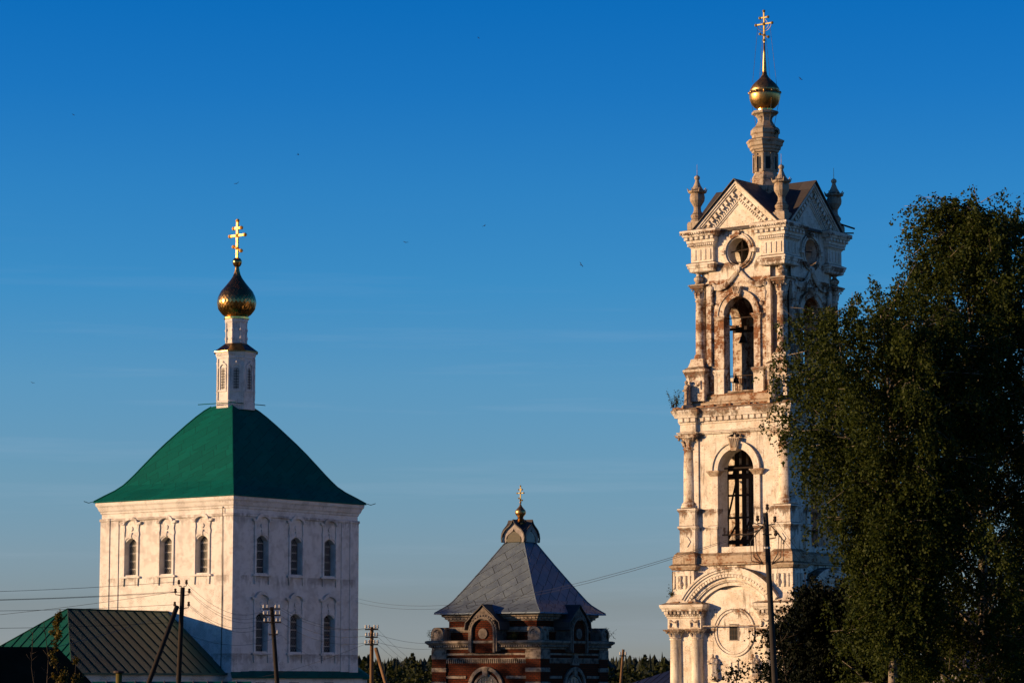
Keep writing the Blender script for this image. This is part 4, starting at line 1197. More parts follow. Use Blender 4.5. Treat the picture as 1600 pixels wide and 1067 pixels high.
def refectory():
    """wing against the west wall: ridge square to it, hipped at the far end"""
    t = thing('refectory', 'low white wing with green and brown hipped roof against the cube church wall', 'church wing', (C_C[0], C_C[1], 0), C_RZ)
    t.scale = (C_S,) * 3
    xr, zr = 0.3, 5.18; yw, ye = -6.545, -16.3
    xa, xb, zl = -5.6, 6.2, 0.82
    yh = -21.3
    m = MB()
    V = [(xr, yw, zr), (xr, ye, zr), (xb, yw, zl), (xb, yh, zl), (xa, yw, zl), (xa, yh, zl)]
    V += [(x, y, z - 0.12) for x, y, z in V]
    m.add(V, [[2, 3, 1, 0], [3, 5, 1], [1, 5, 4, 0], [7, 9, 8, 6], [11, 9, 7], [10, 11, 7, 6], [8, 9, 3, 2], [9, 11, 5, 3], [11, 10, 4, 5], [6, 8, 2, 0], [10, 6, 0, 4]])
    rf = m.build('roof', M['annex_roof'], t)
    s = MB()
    def seam(p, q):
        p, q = Vector(p), Vector(q); s.tube([p + Vector((0, 0, 0.035)), q + Vector((0, 0, 0.035))], 0.038, 4)
    n = 17
    for i in range(1, n):                                       # standing seams, down the slope
        y = yw + (yh - yw) * i / n
        f = 1.0 if y >= ye else (y - yh) / (ye - yh)
        seam((xr + (xb - xr) * (1 - f), y, zl + (zr - zl) * f), (xb, y, zl))
        seam((xr + (xa - xr) * (1 - f), y, zl + (zr - zl) * f), (xa, y, zl))
    for i in range(1, 13):
        x = xa + (xb - xa) * i / 13
        f = (x - xa) / (xr - xa) if x < xr else (xb - x) / (xb - xr)
        seam((x, yh + (ye - yh) * f, zl + (zr - zl) * f), (x, yh, zl))
    seam((xr, yw, zr), (xr, ye, zr)); seam((xr, ye, zr), (xb, yh, zl)); seam((xr, ye, zr), (xa, yh, zl))
    s.build('standing_seam', M['annex_seam'], rf)
    m = MB(); m.stack([(xa + .5, yh + .6), (xb - .5, yh + .6), (xb - .5, yw), (xa + .5, yw)], [(0, -6.2), (0, 0.15), (0.08, 0.2), (0.12, 0.4), (0.2, 0.6), (0.22, 0.7)])
    m.build('wall', M['church_white'], t)
    for y in (-18.5, -15.0, -11.5, -8.2):
        o = MB().box(xb - .52, xb - .46, y - .7, y + .7, -3.4, -1.0).build('window', M['glass'], t)
        f = MB(); f.side(0)
        f.box(xb - .5, xb - .42, y - .85, y - .7, -3.5, -0.9); f.box(xb - .5, xb - .42, y + .7, y + .85, -3.5, -0.9); f.box(xb - .5, xb - .40, y - .9, y + .9, -0.9, -0.72)
        f.build('frame', M['church_white'], o)
M['annex_seam'] = flat('painted_seam', (0.006, 0.05, 0.03), 0.6)
refectory()

def apse():
    t = thing('apse', 'low round apse with dark green roof beyond the far corner of the cube church', 'church apse', (C_C[0], C_C[1], 0), C_RZ)
    t.scale = (C_S,) * 3
    pl = [(-5.6, 6.57), (5.6, 6.57), (5.6, 8.6), (3.6, 11.0), (-3.6, 11.0), (-5.6, 8.6)]
    m = MB(); m.stack(pl, [(0, -6.2), (0, 0.1), (0.15, 0.2), (0.2, 0.5)]); m.build('wall', M['church_white'], t)
    base = [(-6.1, 6.58), (6.1, 6.58), (6.1, 8.8), (4.0, 11.5), (-4.0, 11.5), (-6.1, 8.8)]
    V = [(x, y, 0.45) for x, y in base] + [(x, y, 0.55) for x, y in base] + [(-2.4, 6.58, 3.7), (2.4, 6.58, 3.7)]
    F = [[5, 4, 3, 2, 1, 0]] + [[i, (i + 1) % 6, 6 + (i + 1) % 6, 6 + i] for i in range(6)]
    F += [[7, 8, 13], [8, 9, 13], [9, 10, 12, 13], [10, 11, 12], [11, 6, 12], [6, 7, 13, 12]]
    mesh_object('roof', V, F, M['green_roof'], t)
apse()

# ------------------------------------------------------------ the brick chapel
K_C = (0.543, 181.51); K_RZ = R(-32.8)
def chapel():
    t = thing('chapel', 'red brick chapel with white bands under a grey pyramid roof and tiny onion top', 'chapel', (K_C[0], K_C[1], 0), K_RZ)
    B, T = M['brick'], M['trim']; zg = -5.8
    m = MB(); m.stack(square(3.95), [(0, zg), (0, 2.3)]); m.stack(square(3.27), [(0, 2.2), (0, 4.35)])
    m.build('wall', B, t)
    # quoin blocks of brick and white stone on the corners of the lower body
    c = -(3.95 - 0.44)
    m = MB(); m.stack(sq_at(c, c, 0.44), [(0.09, zg), (0.09, 2.25)])
    o = m.build('corner_pilaster', B, t)
    for z0, z1 in ((1.62, 2.20), (0.82, 1.08), (-0.02, 0.22), (-1.0, -0.75)):
        m = MB(); m.stack(sq_at(c, c, 0.44), [(0.105, z0), (0.12, z0 + 0.03), (0.12, z1 - 0.03), (0.105, z1)]); m.build('white_block', T, o)
    for k in (1, 2, 3): turned(o, k)
    m = MB()
    # main ledge over the lower body, in steps with dentils
    m.stack(square(3.95), [(0.10, 2.22), (0.10, 2.32), (0.22, 2.36), (0.22, 2.46), (0.36, 2.58), (0.42, 2.62), (0.42, 2.74), (0.30, 2.78)])
    for k in range(4):
        m.side(k)
        for i in range(46): m.box(-4.1 + i * 0.18, -4.0 + i * 0.18, -4.27, -4.15, 2.36, 2.47)
    m.side(0)
    m.build('ledge', T, t)
    m = MB()
    for i in range(40): u = -3.0 + i * 0.154; m.box(u, u + 0.08, -4.02, -3.9, 1.36, 1.63)      # toothed course
    m.box(-3.06, 3.06, -4.03, -3.9, 1.62, 1.68)
    o = m.build('toothed_course', T, t)
    for k in (1, 2, 3): turned(o, k)
    o = MB().box(-3.06, 3.06, -4.03, -3.9, 1.86, 1.98).build('string_course', T, t)
    for k in (1, 2, 3): turned(o, k)
    for s in (-1, 1):
        o = MB().box(min(s * 1.5, s * 3.06), max(s * 1.5, s * 3.06), -4.02, -3.9, 0.42, 0.58).build('string_course', T, t)
        for k in (1, 2, 3): turned(o, k)
    m = MB()
    # cornice under the eaves and the white band
    m.stack(square(3.27), [(0.04, 3.30), (0.05, 3.34), (0.10, 3.40), (0.06, 3.58), (0.04, 3.62)])
    m.stack(square(3.27), [(0.06, 4.0), (0.06, 4.08), (0.2, 4.12), (0.2, 4.22), (0.34, 4.28), (0.36, 4.42)])
    for k in range(4):
        m.side(k)
        for i in range(24): m.box(-3.3 + i * 0.28, -3.14 + i * 0.28, -3.50, -3.40, 4.10, 4.22)
    m.side(0); m.build('eaves_cornice', T, t)
    # central gable of each side: brick niche in a white moulded arch, pointed top cutting the eaves
    g = MB(); Y = -4.40
    g.band([(1.06, 2.10), (1.06, 3.3)] + arc(0, 3.3, 1.06, 0, 180, 20) [1:-1] + [(-1.06, 3.3), (-1.06, 2.10)],
           [(0.92, 2.10), (0.92, 3.3)] + arc(0, 3.3, 0.92, 0, 180, 20)[1:-1] + [(-0.92, 3.3), (-0.92, 2.10)], Y, -3.2)
    g.band([(0.92, 2.02), (0.92, 3.3)] + arc(0, 3.3, 0.92, 0, 180, 20) [1:-1] + [(-0.92, 3.3), (-0.92, 2.02)],
           [(0.80, 2.02), (0.80, 3.3)] + arc(0, 3.3, 0.80, 0, 180, 20)[1:-1] + [(-0.80, 3.3), (-0.80, 2.02)], Y - .06, -3.2)
    g.prism(arc(0, 3.19, 0.33, 0, 345, 20), Y + .02, Y + .2)
    for i in range(15):
        a = R(8 + 164 * i / 14); g.box(1.0 * math.cos(a) - .045, 1.0 * math.cos(a) + .045, Y - .05, Y + .02, 3.3 + 1.0 * math.sin(a) - .045, 3.3 + 1.0 * math.sin(a) + .045)
    tp = [(-0.90, 4.02), (0.90, 4.02), (0.60, 4.35), (0.25, 4.62), (0.0, 4.88), (-0.25, 4.62), (-0.60, 4.35)]
    g.prism(tp, Y + .03, -2.6)
    o = g.build('gable_arch', M['trim_dark'], t)
    q = MB(); q.prism(arch_poly(0, 0.82, 2.0, 3.3, 0.82, 16), Y + .10, -3.2); q.build('gable_niche', B, o)
    q = MB(); tp = [(-1.30, 3.40), (-1.22, 3.86), (-0.98, 4.06), (-0.64, 4.42), (-0.28, 4.70), (0, 4.97), (0.28, 4.70), (0.64, 4.42), (0.98, 4.06), (1.22, 3.86), (1.30, 3.40)]
    q.band([(a * 1.03, b + 0.05) for a, b in tp[::-1]], tp[::-1], Y - .08, -1.9); q.build('gable_roof', M['dark_roof'], o)
    for k in (1, 2, 3): turned(o, k)
    # round headed acroteria at the corners
    for sx, sy in ((-1, -1), (1, -1), (1, 1), (-1, 1)):
        a = MB()
        for k in range(2):
            a.T = Matrix.Translation((sx * 3.62, sy * 3.62, 0)) @ Matrix.Rotation(k * math.pi / 2, 4, 'Z')
            a.band([(0.46, 2.72), (0.46, 3.15)] + arc(0, 3.15, 0.46, 0, 180, 14)[1:-1] + [(-0.46, 3.15), (-0.46, 2.72)], [(0.32, 2.72), (0.32, 3.15)] + arc(0, 3.15, 0.32, 0, 180, 14)[1:-1] + [(-0.32, 3.15), (-0.32, 2.72)], -0.48, 0.48)
            a.prism(arch_poly(0, 0.34, 2.72, 3.15, 0.34, 12), -0.40, 0.40)
            for s in (-1, 1):
                for i in range(6):
                    an = R(60 * i); a.tube([(0, s * 0.42, 3.1), (0.24 * math.cos(an), s * 0.43, 3.1 + 0.24 * math.sin(an))], 0.04, 4)
        a.T = Matrix.Identity(4)
        a.build('corner_roundel', T, t)
    # big arched windows of the lower body
    w = MB()
    w.band([(1.30, -2.2), (1.30, -0.15)] + arc(0, -0.15, 1.30, 0, 180, 20)[1:-1] + [(-1.30, -0.15), (-1.30, -2.2)], [(1.08, -2.2), (1.08, -0.15)] + arc(0, -0.15, 1.08, 0, 180, 20)[1:-1] + [(-1.08, -0.15), (-1.08, -2.2)], -4.10, -3.8)
    w.band([(0.95, -2.2), (0.95, -0.25)] + arc(0, -0.25, 0.95, 0, 180, 20)[1:-1] + [(-0.95, -0.25), (-0.95, -2.2)], [(0.80, -2.2), (0.80, -0.25)] + arc(0, -0.25, 0.80, 0, 180, 20)[1:-1] + [(-0.80, -0.25), (-0.80, -2.2)], -4.02, -3.8)
    w.prism([(-0.17, 0.55), (0.17, 0.55), (0.22, 1.12), (-0.22, 1.12)], -4.14, -3.9)
    o = w.build('window', T, t)
    q = MB(); q.prism(arch_poly(0, 0.82, -2.2, -0.25, 0.82, 16), -3.97, -3.9); q.build('pane', M['dusty_glass'], o)
    q = MB()
    for u in (-0.4, 0, 0.4): q.box(u - 0.03, u + 0.03, -4.0, -3.95, -2.2, 0.4)
    for z in (-1.6, -1.0, -0.4): q.box(-0.8, 0.8, -4.01, -3.955, z - .03, z + .03)
    q.build('glazing_bar', M['old_white_wood'], o)
    for k in (1, 2, 3): turned(o, k)
    p = MB()                                                    # tall pointed relief on the street side
    p.prism([(-0.42, 1.25), (0.42, 1.25), (0.22, 1.9), (0.0, 2.55), (-0.22, 1.9)], -4.12, -3.9)
    o = p.build('pointed_relief', T, t)
    o.matrix_basis = Matrix.Rotation(math.pi / 2, 4, 'Z')
    # roof and lantern
    prof = [(5.62, 4.42), (5.58, 4.50), (5.10, 4.76), (4.65, 5.03), (4.35, 5.28), (3.47, 6.21), (2.2, 7.61), (1.0, 9.0), (0.9, 9.05)]
    m = MB(); m.stack(square(1.0), [(h / math.sqrt(2) - 1, z) for h, z in prof]); m.build('roof', M['grey_roof'], t)
    m = MB()
    for sx, sy in ((-1, -1), (1, -1), (1, 1), (-1, 1)):
        m.tube([(sx * h / math.sqrt(2), sy * h / math.sqrt(2), z + 0.01) for h, z in prof[1:-1]], 0.035, 4)
    m.build('ridge_roll', M['grey_roof'], t)
    og = [(0.80, 9.0), (0.83, 9.25), (0.77, 9.52), (0.60, 9.76), (0.40, 9.92), (0.24, 10.04), (0.11, 10.18), (0.0, 10.40)]
    L = MB()
    for k in range(4):
        L.side(k)
        out = og + [(-u, z) for u, z in og[::-1][1:]]
        inn = [(u * 0.72 if u else 0, 9.0 + (z - 9.0) * 0.62) for u, z in og] ; inn = inn + [(-u, z) for u, z in inn[::-1][1:]]
        L.band(out, inn, -0.80, -0.72)
    L.side(0); ln_ = L.build('lantern', M['old_white_wood'], t)
    q = MB()
    for k in range(4):                                          # four curved gables meeting in valleys
        q.side(k)
        full = og + [(-u, z) for u, z in og[::-1][1:]]
        n = len(full); vs = []
        for du, dz in ((1.07, .06), (1.0, .0)):
            vs += [(u * du, -0.93, z + dz) for u, z in full] + [(u * du, -abs(u * du) + .001, z + dz) for u, z in full]
        fs = []
        for i in range(n - 1):
            fs += [[i, i + 1, n + i + 1, n + i][::-1], [2 * n + i, 3 * n + i, 3 * n + i + 1, 2 * n + i + 1][::-1], [i, 2 * n + i, 2 * n + i + 1, i + 1][::-1]]
        q.add(vs, fs)
    q.side(0); q.build('lantern_roof', M['dark_roof'], ln_)
    for k in range(4):
        q = MB(); q.side(k); q.prism(arch_poly(0, 0.50, 9.02, 9.20, 0.50, 12), -0.77, -0.66)
        q.build('lantern_opening', M['pale_panel'] if k in (1, 3) else M['brown_glass'], ln_)
    q = MB(); q.stack(square(0.62), [(0, 9.0), (0, 9.3), (-0.3, 9.9), (-0.45, 10.3)]); q.build('lantern_core', M['dark_roof'], ln_)
    q = MB(); q.lathe([(0.30, 10.15), (0.30, 10.26), (0.52, 10.27), (0.50, 10.31), (0.30, 10.46), (0.20, 10.54), (0.17, 10.6), (0.22, 10.66), (0.20, 10.7)], 16); q.build('dome_skirt', M['dark_gilt'], t)
    q = MB(); q.lathe([(0.19, 10.68), (0.27, 10.74), (0.33, 10.84), (0.35, 10.95), (0.32, 11.06), (0.24, 11.16), (0.15, 11.26), (0.08, 11.36), (0.04, 11.48)], 20); q.build('dome', M['dome_top'], t, True)
    q = MB(); q.ball((0, 0, 11.56), 0.075, 8); q.ball((0, 0, 11.70), 0.07, 8); q.build('dome_finial', M['dark_gilt'], t, True)
    orthodox_cross(t, 0, 0, 11.5, 1.12, 0.25, 0.026, M['cross_dull'], 0.058, True, 0.0)
    return t
chapel_o = chapel()

# ------------------------------------------------------------ trees and plants
def leaf_mesh(name, P, size, mat, parent, rng, aspect=0.62, down=0.0):
    """one rhomb per leaf, turned every way"""
    n = len(P)
    a = rng.normal(size=(n, 3)); a[:, 2] -= down; a /= np.linalg.norm(a, axis=1, keepdims=True)
    b = rng.normal(size=(n, 3)); b -= (b * a).sum(1, keepdims=True) * a; b /= np.linalg.norm(b, axis=1, keepdims=True)
    s = (size * rng.uniform(0.65, 1.25, n))[:, None]
    V = np.stack([P + a * s * 0.5, P + b * s * 0.5 * aspect, P - a * s * 0.5, P - b * s * 0.5 * aspect], 1).reshape(-1, 3)
    me = bpy.data.meshes.new(name)
    me.vertices.add(4 * n); me.vertices.foreach_set('co', V.astype(np.float32).ravel())
    me.loops.add(4 * n); me.loops.foreach_set('vertex_index', np.arange(4 * n, dtype=np.int32))
    me.polygons.add(n); me.polygons.foreach_set('loop_start', np.arange(0, 4 * n, 4, dtype=np.int32)); me.polygons.foreach_set('loop_total', np.full(n, 4, dtype=np.int32))
    me.update(calc_edges=True)
    me.materials.append(mat)
    o = bpy.data.objects.new(name, me); COL.objects.link(o); o.parent = parent
    return o

def tree(name, label, cat, base, height, crown_z0, radius, seed, limbs=50, secs=9, twigs=6, leaves=16, leaf=0.085, droop=0.6, leaf_mat=None, bark=None,
         trunk_r=0.22, lean=(0, 0), spray=1.0, group=None, up=0.9, sec_len=1.3, twig_len=0.75, keep=0.0):
    """trunk, limbs within an envelope radius(t, azimuth), side branches, hanging twigs with single leaves"""
    rng = np.random.default_rng(seed); py = random.Random(seed)
    t = thing(name, label, cat, base, 0, group)
    W = MB(); n = 9
    def tr(f): return Vector((lean[0] * f * f + 0.18 * math.sin(f * 5 + seed), lean[1] * f * f + 0.14 * math.cos(f * 4 + seed), height * f))
    W.tube([tr(0.93 * i / n) for i in range(n + 1)], trunk_r, 8, trunk_r * 0.12)
    P = []
    for i in range(limbs):
        f = crown_z0 + (0.98 - crown_z0) * ((i + py.random()) / limbs) ** 0.9
        az = i * 2.39996 + py.uniform(-0.35, 0.35)
        rad = radius((f - crown_z0) / (1 - crown_z0), az) * py.uniform(0.74, 1.06)
        f0 = max(0.06, f - 0.55 * rad * up / height)
        p0 = tr(f0); tip = tr(f) ; out = Vector((math.cos(az), math.sin(az), 0))
        e = tip + out * rad - Vector((0, 0, 0.12 * droop * rad))
        mid = p0.lerp(e, 0.5) + Vector((0, 0, 0.12 * rad))
        pts = [p0, p0.lerp(mid, 0.5) + Vector((py.uniform(-.1, .1), py.uniform(-.1, .1), 0.05 * rad)), mid, mid.lerp(e, 0.5) + Vector((0, 0, 0.06 * rad)), e]
        W.tube(pts, max(0.018, trunk_r * 0.30 * (1 - 0.7 * f)), 5, 0.012)
        for j in range(secs):
            u = 0.22 + 0.80 * (j + py.random()) / secs
            u = min(u, 1.0); k = min(3, int(u * 4)); q = pts[k].lerp(pts[k + 1], u * 4 - k)
            d = (out * py.uniform(0.1, 1.0) + Vector((py.gauss(0, .75), py.gauss(0, .75), py.gauss(0.1, 0.55)))).normalized()
            ln = sec_len * py.uniform(0.5, 1.15) * spray
            q2 = q + d * ln
            if j % 2 == 0: W.tube([q, q + d * ln * .5 + Vector((0, 0, .05)), q2], 0.014, 3, 0.006)
            for w in range(twigs):
                s0 = q.lerp(q2, py.uniform(0.15, 1.0))
                dd = Vector((py.gauss(0, .42), py.gauss(0, .42), -droop + py.gauss(0, .35))).normalized()
                tl = twig_len * py.uniform(0.45, 1.25)
                m = max(3, int(leaves * tl / twig_len))
                s = rng.uniform(0, 1, m)[:, None]
                p = np.array(s0)[None] + np.array(dd)[None] * s * tl + np.array([0, 0, -0.18 * droop * tl])[None] * s * s + rng.normal(size=(m, 3)) * 0.055
                P.append(p)
    W.build('trunk', bark, t, True)
    P = np.concatenate(P)
    if keep:                                                    # no stray sprays far outside the crown
        f = P[:, 2] / height; c = np.stack([lean[0] * f * f, lean[1] * f * f], 1)
        d = np.linalg.norm(P[:, :2] - c, axis=1)
        lim = np.array([radius(min(1, max(0, (q + 0.05 - crown_z0) / (1 - crown_z0))), 0.0) for q in np.linspace(0, 1.05, 43)])
        P = P[d < np.interp(f, np.linspace(0, 1.05, 43), lim) + keep]
    leaf_mesh('crown', P, leaf, leaf_mat, t, rng, 0.66, droop * 0.5)
    return t

def gz(p): return GROUND_Z(p.x, p.y)
def on_ground(x, y, Y):
    p = at(x, y, Y); p.z = gz(p); return p

# birches at the right, before the tower
def rad_a(t, az):
    r = 4.15 * math.sin(math.pi * min(1, 0.30 + 0.70 * t)) ** 0.75 if t > 0.02 else 3.2
    return max(0.5, r)
p = on_ground(1400, 1067, 89)
tree('birch_tree', 'weeping birch with the leftmost crown, hanging across the right side of the bell tower', 'tree', p, 16.7, 0.34,
     lambda t, az: float(np.interp(t, (0, .15, .35, .55, .75, .9, 1), (0.9, 1.2, 2.0, 3.1, 3.7, 3.6, 1.6))) * (1 + 0.12 * math.sin(3 * az + 9 * t)), 11,
     limbs=80, secs=10, twigs=11, leaves=20, leaf=0.112, droop=0.95, leaf_mat=M['birch_leaf'], bark=M['birch_bark'], trunk_r=0.2, lean=(-0.3, 0.2), group='birches in front of the tower', sec_len=1.1, twig_len=0.95, keep=0.8)
p = on_ground(1540, 1067, 92)
tree('birch_tree', 'tallest birch with a broken outline rising into the sky near the right edge', 'tree', p, 20.5, 0.12,
     lambda t, az: (5.0 if t < .5 else 5.0 * (1 - (t - .5) / .5) ** 0.85 + 0.4) * (0.80 + 0.20 * min(1, t / .3)) * (1 + 0.14 * math.sin(2 * az + 11 * t)), 5,
     limbs=96, secs=10, twigs=11, leaves=20, leaf=0.112, droop=0.85, leaf_mat=M['birch_leaf'], bark=M['birch_bark'], trunk_r=0.22, lean=(-0.6, 0), group='birches in front of the tower', sec_len=1.1, twig_len=0.95)
p = on_ground(1632, 1067, 95)
tree('birch_tree', 'birch cut off by the right edge of the view, behind the tallest birch', 'tree', p, 20.8, 0.14,
     lambda t, az: (4.9 if t < .55 else 4.9 * (1 - (t - .55) / .45) ** 0.65 + 0.5), 23,
     limbs=80, secs=10, twigs=12, leaves=18, leaf=0.118, droop=0.85, leaf_mat=M['birch_leaf'], bark=M['birch_bark'], trunk_r=0.22, group='birches in front of the tower', sec_len=1.1, twig_len=0.95)
# dark tree between pole and birches, its deep shade put into near-black leaves
p = on_ground(1304, 1067, 101)
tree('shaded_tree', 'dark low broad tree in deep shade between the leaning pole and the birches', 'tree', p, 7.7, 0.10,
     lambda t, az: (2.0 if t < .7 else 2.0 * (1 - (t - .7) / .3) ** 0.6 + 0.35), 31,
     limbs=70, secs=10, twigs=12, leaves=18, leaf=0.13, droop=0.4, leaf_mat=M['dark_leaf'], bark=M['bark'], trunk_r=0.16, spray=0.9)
p = on_ground(1224, 1067, 97)
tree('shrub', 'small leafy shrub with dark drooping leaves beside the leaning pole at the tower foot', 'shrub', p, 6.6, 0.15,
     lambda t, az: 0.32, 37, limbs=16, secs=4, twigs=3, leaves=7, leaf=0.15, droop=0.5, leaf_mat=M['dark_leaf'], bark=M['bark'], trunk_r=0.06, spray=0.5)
p = on_ground(1143, 1067, 99)
tree('shrub', 'bush top just showing at the bottom below the niche of the white tower', 'shrub', p, 4.75, 0.25,
     lambda t, az: 0.70 * (1 - 0.5 * t), 41, limbs=16, secs=5, twigs=3, leaves=8, leaf=0.13, droop=0.1, leaf_mat=M['dark_leaf'], bark=M['bark'], trunk_r=0.06, spray=0.45)
# unseen lindens, added left of the view to shade the chapel's lower walls
for i, (x, y, h) in enumerate(((-60.0, 161.0, 18.4), (-58.5, 168.0, 19.0), (-61.0, 174.5, 18.6), (-57.5, 180.5, 17.6))):
    tree('added_linden', 'unseen linden added beyond the left edge of the view to shade the chapel walls', 'tree', Vector((x, y, GROUND_Z(x, y))), h, 0.12,
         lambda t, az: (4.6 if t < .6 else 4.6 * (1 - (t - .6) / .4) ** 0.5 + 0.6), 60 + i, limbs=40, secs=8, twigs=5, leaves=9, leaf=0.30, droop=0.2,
         leaf_mat=M['dark_leaf'], bark=M['bark'], trunk_r=0.3, group='added lindens left of the view', sec_len=1.5)
# thin sapling at the left
p = on_ground(92, 1067, 60)
def sapling(name, label, base, height, seed, stems, leaf, cat='sapling'):
    rng = np.random.default_rng(seed); py = random.Random(seed)
    t = thing(name, label, cat, base)
    W = MB(); P = []
    for dx, hh, dens in stems:
        h = height * hh; b0 = Vector((dx * 0.25, 0, 0)); e = Vector((dx, py.uniform(-.2, .2), h))
        pts = [b0.lerp(e, i / 6) + Vector((0.05 * math.sin(i * 2.1 + dx * 9), 0.04 * math.cos(i * 1.7), 0)) for i in range(7)]
        W.tube(pts, 0.028, 5, 0.005)
        for k in range(22):
            f = py.uniform(0.45, 1.0); i = min(5, int(f * 6)); q = pts[i].lerp(pts[i + 1], f * 6 - i)
            ln = 0.48 * (1.15 - f) + 0.06
            d = Vector((py.gauss(0, .7), py.gauss(0, .6), py.uniform(.4, 1.3))).normalized()
            W.tube([q, q + d * ln], 0.007, 3, 0.003)
            m = int(py.uniform(24, 48) * dens)
            if m: P.append(np.array(q)[None] + np.array(d)[None] * rng.uniform(0, 1, m)[:, None] * ln + rng.normal(size=(m, 3)) * 0.028)
    W.build('trunk', M['bark'], t, True)
    leaf_mesh('crown', np.concatenate(P), leaf, M['yellow_leaf'], t, rng, 0.6, 0.2)
sapling('sapling', 'thin sapling with sparse yellowing leaves before the green hipped roof', p, 1.55 - p.z - 0.12, 51,
        [(-0.02, 1.0, 1.6), (0.32, 0.80, 1.1), (-0.36, 0.62, 0.9), (-0.58, 0.93, 0.0), (-0.3, 0.98, 0.0), (0.62, 0.66, 0.8), (-0.8, 0.52, 0.5), (0.12, 0.72, 1.0), (0.45, 0.5, 1.0), (-0.45, 0.45, 1.0), (0.0, 0.5, 1.2)], 0.06)

# weeds and young birches rooted in the masonry
def weed(name, label, cat, pos, h, w, seed, n=10, leaf=0.11, mat='weed'):
    rng = np.random.default_rng(seed); py = random.Random(seed)
    t = thing(name, label, cat, pos)
    W = MB(); P = []
    for i in range(n):
        e = Vector((py.gauss(0, w), py.gauss(0, w), h * py.uniform(.45, 1.0)))
        W.tube([(0, 0, 0), e * 0.5 + Vector((0, 0, .06)), e], 0.012, 4, 0.004)
        m = 26
        P.append(np.array(e)[None] * rng.uniform(.35, 1.05, m)[:, None] + rng.normal(size=(m, 3)) * 0.07)
    W.build('stem', M['bark'], t)
    leaf_mesh('leaves', np.concatenate(P), leaf, M[mat], t, rng)
def tl(x, y, z):
    q = Matrix.Rotation(T_RZ, 4, 'Z') @ Vector((x, y, 0)); return (T_C[0] + q.x, T_C[1] + q.y, z)
weed('self_sown_birch', 'young birch sprouting from the left corner of the tower cornice beside the saint', 'sapling', tl(-5.0, -4.9, 20.3), 1.5, 0.42, 3, 14)
weed('self_sown_bush', 'small bush growing on the low cornice at the left foot of the tower attic', 'shrub', tl(-5.3, -5.2, 5.95), 1.35, 0.22, 4, 9)
weed('ledge_grass', 'tuft of weeds on the upper parapet at the foot of the belfry arch', 'weed', tl(-2.6, -4.05, 20.9), 0.35, 0.14, 6, 8, 0.06)
weed('lantern_weed', 'little plant clinging to the octagonal lantern below the tower dome', 'weed', tl(0.95, -0.25, 41.2), 0.5, 0.14, 7, 9, 0.12)
def kl(x, y, z):
    q = Matrix.Rotation(K_RZ, 4, 'Z') @ Vector((x, y, 0)); return (K_C[0] + q.x, K_C[1] + q.y, z)
weed('ledge_grass', 'dry grass on the left corner ledge of the brick chapel', 'weed', kl(-4.0, -3.95, 2.76), 0.7, 0.2, 8, 22, 0.07)
weed('ledge_grass', 'dry grass on the brick chapel ledge right of its middle gable', 'weed', kl(1.9, -3.7, 2.76), 0.55, 0.3, 9, 22, 0.06)
weed('ledge_grass', 'weeds on the crumbling right corner ledge of the brick chapel', 'weed', kl(4.05, 3.9, 2.76), 0.9, 0.2, 10, 18, 0.06)

# forest on the rise beyond, read as one mass
def forest():
    rng = np.random.default_rng(77); V = []; F = []; n0 = 0
    for i in range(8000):
        y = rng.uniform(1180, 1900); x = rng.uniform(-0.38, 0.38) * y
        g = GROUND_Z(x, y) - 0.3; h = rng.uniform(16, 21.5) * (1.08 if rng.random() < .10 else 1); w = h * rng.uniform(0.17, 0.30)
        pine = rng.random() < 0.35
        lv = 8
        for k in range(lv):
            f = 0.12 + 0.88 * k / lv
            r = w * ((1 - f) ** 0.8 if not pine else (0.35 + 0.75 * math.sin(math.pi * min(1, f)) if f > .45 else 0.25)) * rng.uniform(.75, 1.2)
            z = g + h * f; s = 6; ph = rng.uniform(0, 6)
            ring = [(x + r * (1 if q % 2 else .6) * math.cos(ph + 2 * math.pi * q / s), y + r * math.sin(ph + 2 * math.pi * q / s), z - r * .35 * rng.uniform(.3, 1.2)) for q in range(s)]
            top = (x + rng.normal() * .2, y, z + h * .16)
            V += ring + [top]
            F += [[n0 + q, n0 + (q + 1) % s, n0 + s] for q in range(s)]
            n0 += s + 1
    o = mesh_object('forest', V, F, M['conifer'], None, False, False)
    tag(o, 'dark conifer forest along the horizon behind the buildings', 'forest', None, 'stuff')
forest()
# nearer birch scrub below the forest edge
def scrub():
    rng = np.random.default_rng(78); V = []; F = []; n0 = 0
    P = []
    for i in range(760):
        y = rng.uniform(520, 760); x = rng.uniform(-0.30, 0.30) * y
        h = rng.uniform(9.5, 13.5); g = GROUND_Z(x, y)
        m = 150
        f = rng.uniform(0, 1, m) ** 0.8
        r = 2.0 * np.sin(np.pi * np.clip(0.1 + 0.88 * f, 0, 1))
        a = rng.uniform(0, 2 * np.pi, m)
        P.append(np.stack([x + r * np.cos(a) * rng.uniform(.5, 1, m), y + r * np.sin(a), g + h * f], 1))
    P = np.concatenate(P)
    o = leaf_mesh('scrub', P, 0.85, M['scrub_leaf'], None, rng, 0.8)
    tag(o, 'green bushy birch scrub in front of the dark conifer forest', 'scrub', None, 'stuff')
scrub()

# ------------------------------------------------------------ poles and wires
def insulator(root, x, y, z, h=0.16, hook=None):
    m = MB()
    m.lathe([(0.025, z), (0.05, z + 0.02), (0.055, z + h * .4), (0.035, z + h * .55), (0.05, z + h * .8), (0.03, z + h)], 8, (x, y))
    if hook: m.tube([hook, (x, y, z - 0.05), (x, y, z + 0.02)], 0.016, 4)
    return m.build('insulator', M['ceramic'] if not hook else M['iron'], root)

